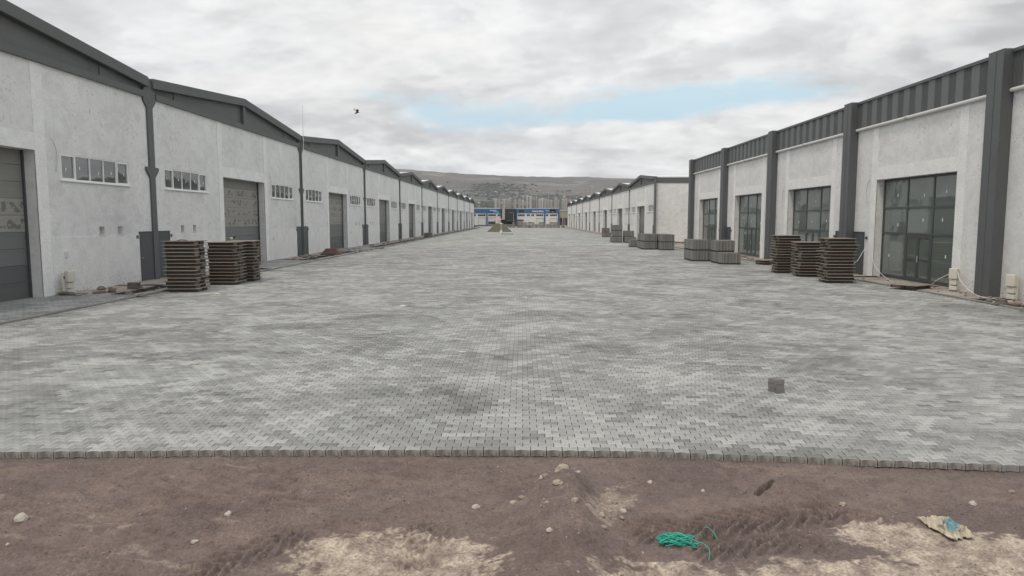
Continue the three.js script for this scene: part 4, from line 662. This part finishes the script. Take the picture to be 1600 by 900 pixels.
// cables
for (const [pts, l] of [[[[17.65, 1.45, -36.3], [17.3, 1.3, -35.9], [16.2, 0.9, -34.2], [15.4, 0.7, -33.3]], 'white cable running from the wall to the leaning pallet stack'], [[[17.66, 1.25, -35.7], [17.5, 0.75, -35.2], [17.3, 0.3, -34.0], [17.0, 0.09, -32.6], [16.7, 0.08, -31.8]], 'white cable drooping from the entrance jamb to the ground'], [[[17.2, 0.75, -28.4], [17.0, 0.45, -28.9], [17.05, 0.12, -29.6], [17.1, 0.09, -30.3]], 'white cable running from the meter box towards the glazed entrance'], [[[17.3, 0.85, -28.1], [17.0, 0.55, -27.4], [16.9, 0.12, -26.3], [16.9, 0.08, -25.2], [17.0, 0.08, -23.5], [17.1, 0.08, -21.5]], 'white cable running from the meter box past the dark column']]) single('cable', tube(pts, 0.011, 50, 6), M.cable, l, 'cable');
single('cable', tube([[-17.62, 1.3, -74.6], [-17.3, 0.8, -74.2], [-16.9, 0.2, -73.6], [-16.6, 0.07, -73.0]], 0.03, 30, 6), M.cable, 'white cable bundle dropping beside a far sectional door', 'cable');
// rusty steel tray on the verge
{ const o = thing('steel_cover', 'low rusty brown steel cover on the verge by the second sectional door', 'steel cover', null, -15.7, 0.06, -57.9, 0.15); const g = new THREE.CylinderGeometry(0.55, 1.0, 0.42, 4, 1); g.rotateY(Math.PI / 4); g.scale(1.05, 1, 1.1); g.translate(0, 0.25, 0); mesh('hopper', uvMetres(g), M.rust, o); mesh('rim', box(-0.8, 0.8, 0, 0.05, -0.85, 0.85), M.rust, o); }
// rubble on the verges
{
  const q = mulberry(1234), mats = [[0.19, 0.18, 0.165], [0.24, 0.225, 0.205], [0.15, 0.13, 0.12], [0.26, 0.21, 0.18]].map(c => std({ color: rgb(...c), map: concreteMap, roughness: 1 })), gs = [0, 1, 2, 3, 4, 5].map(i => lump(1, 50 + i, 0.62));
  const put = (x, z, r, where, grp, y = 0.06) => { const o = mesh(numbered('rubble_stone'), gs[Math.floor(q() * 6)], mats[Math.floor(q() * 4)], scene); o.position.set(x, y + r * 0.2, z); o.scale.set(r * (0.9 + 0.7 * q()), r * (0.7 + 0.4 * q()), r); o.rotation.y = q() * 6; tag(o, `broken grey stone lump ${where}`, 'stone', grp); };
  const area = (n, x0, x1, z0, z1, r0, r1, where, grp) => { for (let i = 0; i < n; i++) put(x0 + (x1 - x0) * q(), z0 + (z1 - z0) * q(), r0 + (r1 - r0) * q() * q(), where, grp); };
  for (const [x, z, r] of [[-17.2, -26.2, 0.17], [-16.9, -26.2, 0.13], [-16.6, -26.0, 0.1], [-17.1, -28.3, 0.18], [-16.4, -27.0, 0.16], [-16.1, -27.3, 0.14], [-15.0, -26.6, 0.13], [-16.7, -26.5, 0.09], [-14.25, -26.1, 0.13]]) put(x, z, r, 'on the verge beside the cream meter box', 'rubble beside the cream meter box');
  area(26, -17.2, -14.8, -26.4, -33, 0.03, 0.1, 'on the verge beside the cream meter box', 'rubble beside the cream meter box');
  area(30, -17.0, -14.9, -48.9, -56, 0.05, 0.17, 'on the verge before the rusty steel cover', 'rubble before the rusty steel cover');
  area(34, -16.4, -13.6, -58.4, -70, 0.06, 0.2, 'on the verge past the rusty steel cover', 'rubble past the rusty steel cover');
  area(34, -16.6, -14.0, -74, -110, 0.08, 0.26, 'on the verge near the single paving stone cube', 'rubble near the single paving stone cube');
  for (const [x, z, r] of [[16.35, -24.7, 0.14], [16.2, -23.8, 0.2], [16.35, -23.4, 0.18], [16.4, -22.9, 0.17], [16.25, -22.4, 0.2], [16.6, -22.5, 0.25], [16.45, -22.05, 0.24], [16.7, -21.8, 0.22], [16.3, -21.7, 0.2]]) put(x, z, r, 'on the verge beyond the dark column', 'rubble beyond the dark column');
  area(22, 16.3, 17.3, -22, -28, 0.03, 0.08, 'on the verge beyond the dark column', 'rubble beyond the dark column');
  area(18, 16.3, 17.3, -28, -45, 0.03, 0.1, 'on the verge around the flat pallet', 'rubble around the flat pallet');
  area(22, 16.2, 17.2, -47, -56, 0.06, 0.2, 'heaped below the glazed door behind the stone cubes', 'rubble behind the stone cubes');
  area(16, 16.5, 20, -76, -90, 0.1, 0.3, 'in the passage before the blank end wall', 'rubble before the blank end wall');
  const sp = mesh(numbered('brick_stub'), merge([box(-0.22, 0.22, 0, 0.08, -0.1, 0.1), box(-0.22, 0.22, 0.085, 0.165, -0.1, 0.1), box(-0.2, 0.24, 0.17, 0.25, -0.1, 0.1)]), mats[0], scene); sp.position.set(-16.0, 0.07, -28.7); tag(sp, 'three stacked paving stones lying on the verge near the steel side door', 'paving stone');
  // scraps on the yard
  for (const [x, z, r] of [[-4.0, -23.5, 0.07], [0.12, -26.1, 0.06], [-4.2, -44.4, 0.1], [-11.9, -27.2, 0.08], [-1.3, -15.2, 0.05]]) { const o = mesh(numbered('mortar_scrap'), gs[Math.floor(q() * 6)], M.cream, scene); o.position.set(x, r * 0.15, z); o.scale.set(r * 1.5, r * 0.5, r * 0.8); tag(o, 'pale scrap of mortar lying on the paving', 'scrap', 'mortar scraps on the paving'); }
  // twigs and wire lying on the first pallet stack
  single('twig', tube([[-13.75, 14 * PH + 0.01, -28.0], [-13.6, 14 * PH + 0.05, -27.95], [-13.35, 14 * PH + 0.02, -28.0]], 0.018, 12, 5), darkWood[1], 'crooked dark stick lying on the pallet stack with the red board', 'stick');
}

{ // dried mud splashed on the foot of the walls: separate flecks
  const q = mulberry(606), N = 5200, im = new THREE.InstancedMesh(lump(1, 41, 0.9, 0), std({ color: rgb(1, 1, 1), roughness: 1 }), N), o = new THREE.Object3D();
  for (let i = 0; i < N; i++) { const L = i % 2; let z, y, face; do { z = L ? -23.5 - 40 * q() * q() : -15 - 40 * q(); y = 0.06 + 0.5 * q() ** 2.4; const c = L ? doorZonesL.reduce((a, b) => Math.abs(z - b) < Math.abs(z - a) ? b : a) : 0; face = L ? Math.abs(z - c) > 3.97 && Math.abs(z - c) < 10.0 : ![-20.7, -32.4, -44.1].some(k => Math.abs(z - k) < 3.85) && ![-26.55, -38.25, -49.95].some(k => Math.abs(z - k) < 0.5); } while (!face || fbm(z * 0.8, L * 9 + 3, 3) + 0.5 * q() < 0.08);
    const r = 0.004 + 0.016 * q() ** 3; o.position.set(L ? -WX + 0.0285 : WX + 0.0985, y, z); o.scale.set(r * 0.25, r * (1 + q()), r); o.rotation.set(q() * 3, 0, 0); o.updateMatrix(); im.setMatrixAt(i, o.matrix); const k = 0.8 + 0.5 * q(); im.setColorAt(i, rgb(0.22 * k, 0.17 * k, 0.14 * k)); }
  im.name = 'mud_splashes'; tag(im, 'dried brown mud flecks splashed on the wall bases', 'mud', null, 'stuff'); scene.add(im);
}
// ---------------------------------------------------------------- stones, rope and bag on the bare earth
{
  const q = mulberry(777), pale = [[0.42, 0.36, 0.29], [0.50, 0.45, 0.39], [0.33, 0.27, 0.22]].map(c => std({ color: rgb(...c), map: concreteMap, roughness: 1 })), gs = [0, 1, 2, 3, 4].map(i => lump(1, 90 + i, 0.8));
  for (const [x, z, r, w] of [[0.45, -7.62, 0.075, 0], [0.23, -7.56, 0.035, 0], [0.26, -7.42, 0.03, 0], [0.46, -7.82, 0.03, 0], [0.56, -7.9, 0.03, 0], [0.62, -7.6, 0.03, 0], [0.0, -7.17, 0.034, 0], [-0.08, -7.12, 0.028, 0], [-0.47, -7.05, 0.034, 0], [0.38, -7.06, 0.038, 0], [0.52, -6.65, 0.03, 0], [0.25, -6.64, 0.022, 0], [0.25, -6.01, 0.026, 0], [1.04, -6.94, 0.04, 0], [0.80, -6.74, 0.032, 0], [0.77, -6.37, 0.03, 0], [0.98, -7.15, 0.028, 0], [1.0, -6.75, 0.022, 0], [-4.97, -6.68, 0.06, 1], [-2.96, -6.81, 0.035, 1], [-3.04, -6.26, 0.026, 1], [-4.73, -6.16, 0.02, 1], [1.46, -7.77, 0.03, 2], [3.37, -7.18, 0.03, 2], [4.72, -7.17, 0.035, 2], [5.39, -7.56, 0.025, 2], [2.02, -7.6, 0.022, 2]]) {
    const o = mesh(numbered('stone'), gs[Math.floor(q() * 5)], pale[w === 1 ? 1 : Math.floor(q() * 3)], scene); o.position.set(x, dirtH(x, z) + r * 0.25, z); o.scale.set(r * 1.25, r, r); o.rotation.y = q() * 6;
    tag(o, ['pale angular stone on the pushed up earth heap', 'whitish stone lying on the scraped reddish earth', 'small pale stone on the cinder earth near the green rope side'][w], 'stone', ['pale stones on the earth heap', 'white stones on the scraped earth', 'small stones east of the heap'][w]);
  }
  const N = 1700, im = new THREE.InstancedMesh(lump(1, 3, 0.8, 0), std({ color: rgb(1, 1, 1), roughness: 1 }), N), ob = new THREE.Object3D(); let i = 0;
  while (i < N) { const x = -7 + 13.6 * q(), z = -8.6 + 3.4 * q(); if (z < edgeZ(x) + 0.05) continue; const dn = fbm(x * 1.1 + 8, z * 1.4, 3) + 0.35 * Math.exp(-(((x + 0.8) / 0.9) ** 2) - ((z + 7.3) / 0.5) ** 2) + 0.2 * Math.exp(-(((x - 0.7) / 0.4) ** 2)); if (dn + q() * 0.7 < 0.42) continue; const r = 0.003 + 0.010 * q() ** 5; ob.position.set(x, dirtH(x, z) + r * 0.2, z); ob.scale.set(r * 1.2, r, r); ob.rotation.set(q() * 3, q() * 6, 0); ob.updateMatrix(); im.setMatrixAt(i, ob.matrix); const k = 0.14 + 0.30 * q() * q(); im.setColorAt(i, rgb(k, k * 0.88, k * 0.78)); i++; }
  { const NC = 5000, cm = new THREE.InstancedMesh(lump(1, 8, 0.85, 0), std({ color: rgb(1, 1, 1), roughness: 1 }), NC); let j = 0;
    while (j < NC) { const x = -6.9 + 13.3 * q(), z = -8.62 + 3.4 * q(); if (z < edgeZ(x) + 0.02 || fbm(x * 1.7 + 3, z * 1.9, 3) + 0.9 * q() < 0.3) continue; const r = 0.004 + 0.012 * q() ** 3; ob.position.set(x, dirtH(x, z) - r * 0.25, z); ob.scale.set(r * 1.4, r * 0.8, r * 1.1); ob.rotation.set(q() * 3, q() * 6, 0); ob.updateMatrix(); cm.setMatrixAt(j, ob.matrix); const b = beigeAt(x, z), k = 0.75 + 0.5 * q(); cm.setColorAt(j, rgb(...mixv([0.14, 0.106, 0.095], [0.36, 0.30, 0.24], b).map(c => c * k))); j++; }
    cm.name = 'earth_clods'; tag(cm, 'small crumbs and clods of reddish earth', 'earth', null, 'stuff'); cm.castShadow = cm.receiveShadow = true; scene.add(cm); }
  im.name = 'pebbles'; tag(im, 'tiny pale pebbles strewn over the reddish earth', 'pebbles', null, 'stuff'); im.castShadow = im.receiveShadow = true; scene.add(im);
}
{ // tangled green twine
  const q = mulberry(21), pts = [], R = (x, y, z) => pts.push([x, dirtH(x, z) + y + 0.012, z]);
  R(1.66, 0.012, -5.98); R(1.68, 0.02, -6.06); R(1.62, 0.03, -6.14); R(1.56, 0.012, -6.19);
  let a = 0; for (let i = 0; i < 120; i++) { a += 1.3 + q() * 1.5; const k = 0.35 + 0.65 * q(), x = 1.43 + 0.2 * k * Math.cos(a) + 0.025 * (q() - 0.5), z = -6.27 + 0.125 * k * Math.sin(a * 1.13) + 0.02 * (q() - 0.5); R(x, 0.006 + 0.035 * q() + 0.012 * (i / 120), z); }
  R(1.55, 0.02, -6.38); R(1.68, 0.012, -6.47); R(1.78, 0.008, -6.55); R(1.82, 0.008, -6.48); R(1.85, 0.006, -6.38);
  single('twine', tube(pts, 0.0042, 1500, 5), std({ color: rgb(0.035, 0.36, 0.27), roughness: 0.55 }), 'tangled turquoise green twine lying on tyre marked earth', 'twine');
}
{ // crumpled woven sack
  const g = new THREE.BoxGeometry(1, 0.05, 1, 44, 1, 26), p = g.attributes.position, col = new Float32Array(p.count * 3);
  for (let i = 0; i < p.count; i++) {
    const u = p.getX(i) + 0.5, v = p.getZ(i) + 0.5, up = p.getY(i) > 0 ? 1 : 0;
    // corners (x,z): far west, far east, near east, near west
    const A = [3.90, -6.76], Bc = [4.20, -6.66], C = [4.24, -6.40], Dd = [3.98, -6.30], w = (1 - v) * 0.9;
    let x = (A[0] * (1 - u) + Bc[0] * u) * (1 - v) + (Dd[0] * (1 - u) + C[0] * u) * v + 0.03 * fbm(u * 4, v * 4 + 9, 3), z = (A[1] * (1 - u) + Bc[1] * u) * (1 - v) + (Dd[1] * (1 - u) + C[1] * u) * v + 0.035 * fbm(u * 5 + 4, v * 4, 3);
    const fold = Math.abs(fbm(u * 3.2 + v * 1.5, v * 4.2 - u, 4)), edge = Math.min(u, 1 - u, v, 1 - v);
    const y = dirtH(x, z) + 0.016 + (0.015 + 0.075 * clamp(1 - fold * 2.6)) * sstep(-0.05, 0.22, edge) + up * 0.008 + 0.010 * noise(u * 13, v * 13);
    p.setXYZ(i, x, y, z);
    const n = fbm(u * 6, v * 6, 4), s = u * 0.5 + v * 0.75 + 0.1 * n; let c = mixv([0.52, 0.46, 0.35], [0.36, 0.30, 0.22], clamp(0.4 + n)); const bl = sstep(0.50, 0.56, s) * sstep(0.88, 0.8, s) * sstep(0.28, 0.4, u + 0.15 * n); c = mixv(c, [0.06, 0.25, 0.34], bl * (0.75 + 0.4 * noise(u * 17, v * 17))); c = mixv(c, [0.10, 0.075, 0.06], 0.8 * sstep(0.3, 0.5, fbm(u * 8 + 3, v * 8, 3)) * (1 - bl));
    col.set(c, i * 3);
  }
  g.setAttribute('color', new THREE.BufferAttribute(col, 3)); g.computeVertexNormals();
  single('woven_sack', g, std({ vertexColors: true, roughness: 0.75 }), 'crumpled cream and blue woven plastic sack lying on pale sand', 'sack');
}
// ---------------------------------------------------------------- birds
function birdBody(prof, seg = 12) { return new THREE.LatheGeometry(prof.map(([r, t]) => new THREE.Vector2(Math.max(r, 0.0005), t)), seg).rotateX(Math.PI / 2).toNonIndexed(); }
{ // black bird in flight, wings on the downstroke
  const body = birdBody([[0, -0.2], [0.018, -0.19], [0.035, -0.1], [0.05, 0], [0.045, 0.07], [0.026, 0.11], [0.033, 0.14], [0.026, 0.17], [0.008, 0.185], [0, 0.215]]);
  const wing = s => { const sh = new THREE.Shape(); sh.moveTo(0, 0.06); sh.quadraticCurveTo(0.14, 0.12, 0.2, 0.06); sh.quadraticCurveTo(0.3, 0.0, 0.34, -0.1); sh.quadraticCurveTo(0.22, -0.06, 0.16, -0.09); sh.quadraticCurveTo(0.08, -0.1, 0, -0.07); const g = new THREE.ExtrudeGeometry(sh, { depth: 0.008, bevelEnabled: false, curveSegments: 6 }); const p = g.attributes.position; for (let i = 0; i < p.count; i++) { const x = p.getX(i), f = x < 0.16 ? x * 0.5 : 0.08 - (x - 0.16) * 1.1; p.setXYZ(i, s * x * 0.8, p.getZ(i) + f, p.getY(i)); } g.computeVertexNormals(); return g; };
  const tail = box(-0.03, 0.03, -0.006, 0.006, -0.32, -0.17);
  const geo = merge([body, wing(1), wing(-1), tail].map(g => { g = g.index ? g.toNonIndexed() : g; for (const k of Object.keys(g.attributes)) if (!['position', 'normal'].includes(k)) g.deleteAttribute(k); return g; }));
  const o = single('flying_bird', geo, std({ color: rgb(0.012, 0.012, 0.014), roughness: 0.7 }), 'small black bird flying high above the gabled roofs', 'bird'); o.position.set(-9.2, 8.92, -40); o.rotation.set(0.5, 2.2, 1.1, 'YXZ'); o.scale.setScalar(0.75);
}
{ // magpie on the pallets
  const b = birdBody([[0, -0.12], [0.03, -0.11], [0.06, -0.04], [0.068, 0.03], [0.05, 0.09], [0.034, 0.12], [0.04, 0.15], [0.034, 0.18], [0.012, 0.2], [0.008, 0.225], [0, 0.245]], 14); b.rotateX(-0.45);
  const t = box(-0.02, 0.02, -0.008, 0.008, -0.36, -0.08); t.rotateX(0.12);
  const legs = [-0.025, 0.025].map(x => new THREE.CylinderGeometry(0.006, 0.006, 0.12, 5).translate(x, -0.1, 0).toNonIndexed());
  const geo = merge([b, t, ...legs].map(g => { for (const k of Object.keys(g.attributes)) if (!['position', 'normal'].includes(k)) g.deleteAttribute(k); return g; })), p = geo.attributes.position, col = new Float32Array(p.count * 3);
  for (let i = 0; i < p.count; i++) { const z = p.getZ(i), y = p.getY(i), w = z > -0.08 && z < 0.09 && y > -0.075 && (y < 0.03 || z < 0.02); col.set(w ? [0.62, 0.62, 0.60] : [0.014, 0.015, 0.018], i * 3); }
  geo.setAttribute('color', new THREE.BufferAttribute(col, 3));
  const o = single('magpie', geo, std({ vertexColors: true, roughness: 0.7 }), 'black and white magpie perched on a pallet stack', 'bird'); o.position.set(-12.86, 13 * PH + 0.165, -31.2); o.rotation.y = 1.2;
}

renderer.render(scene, camera);
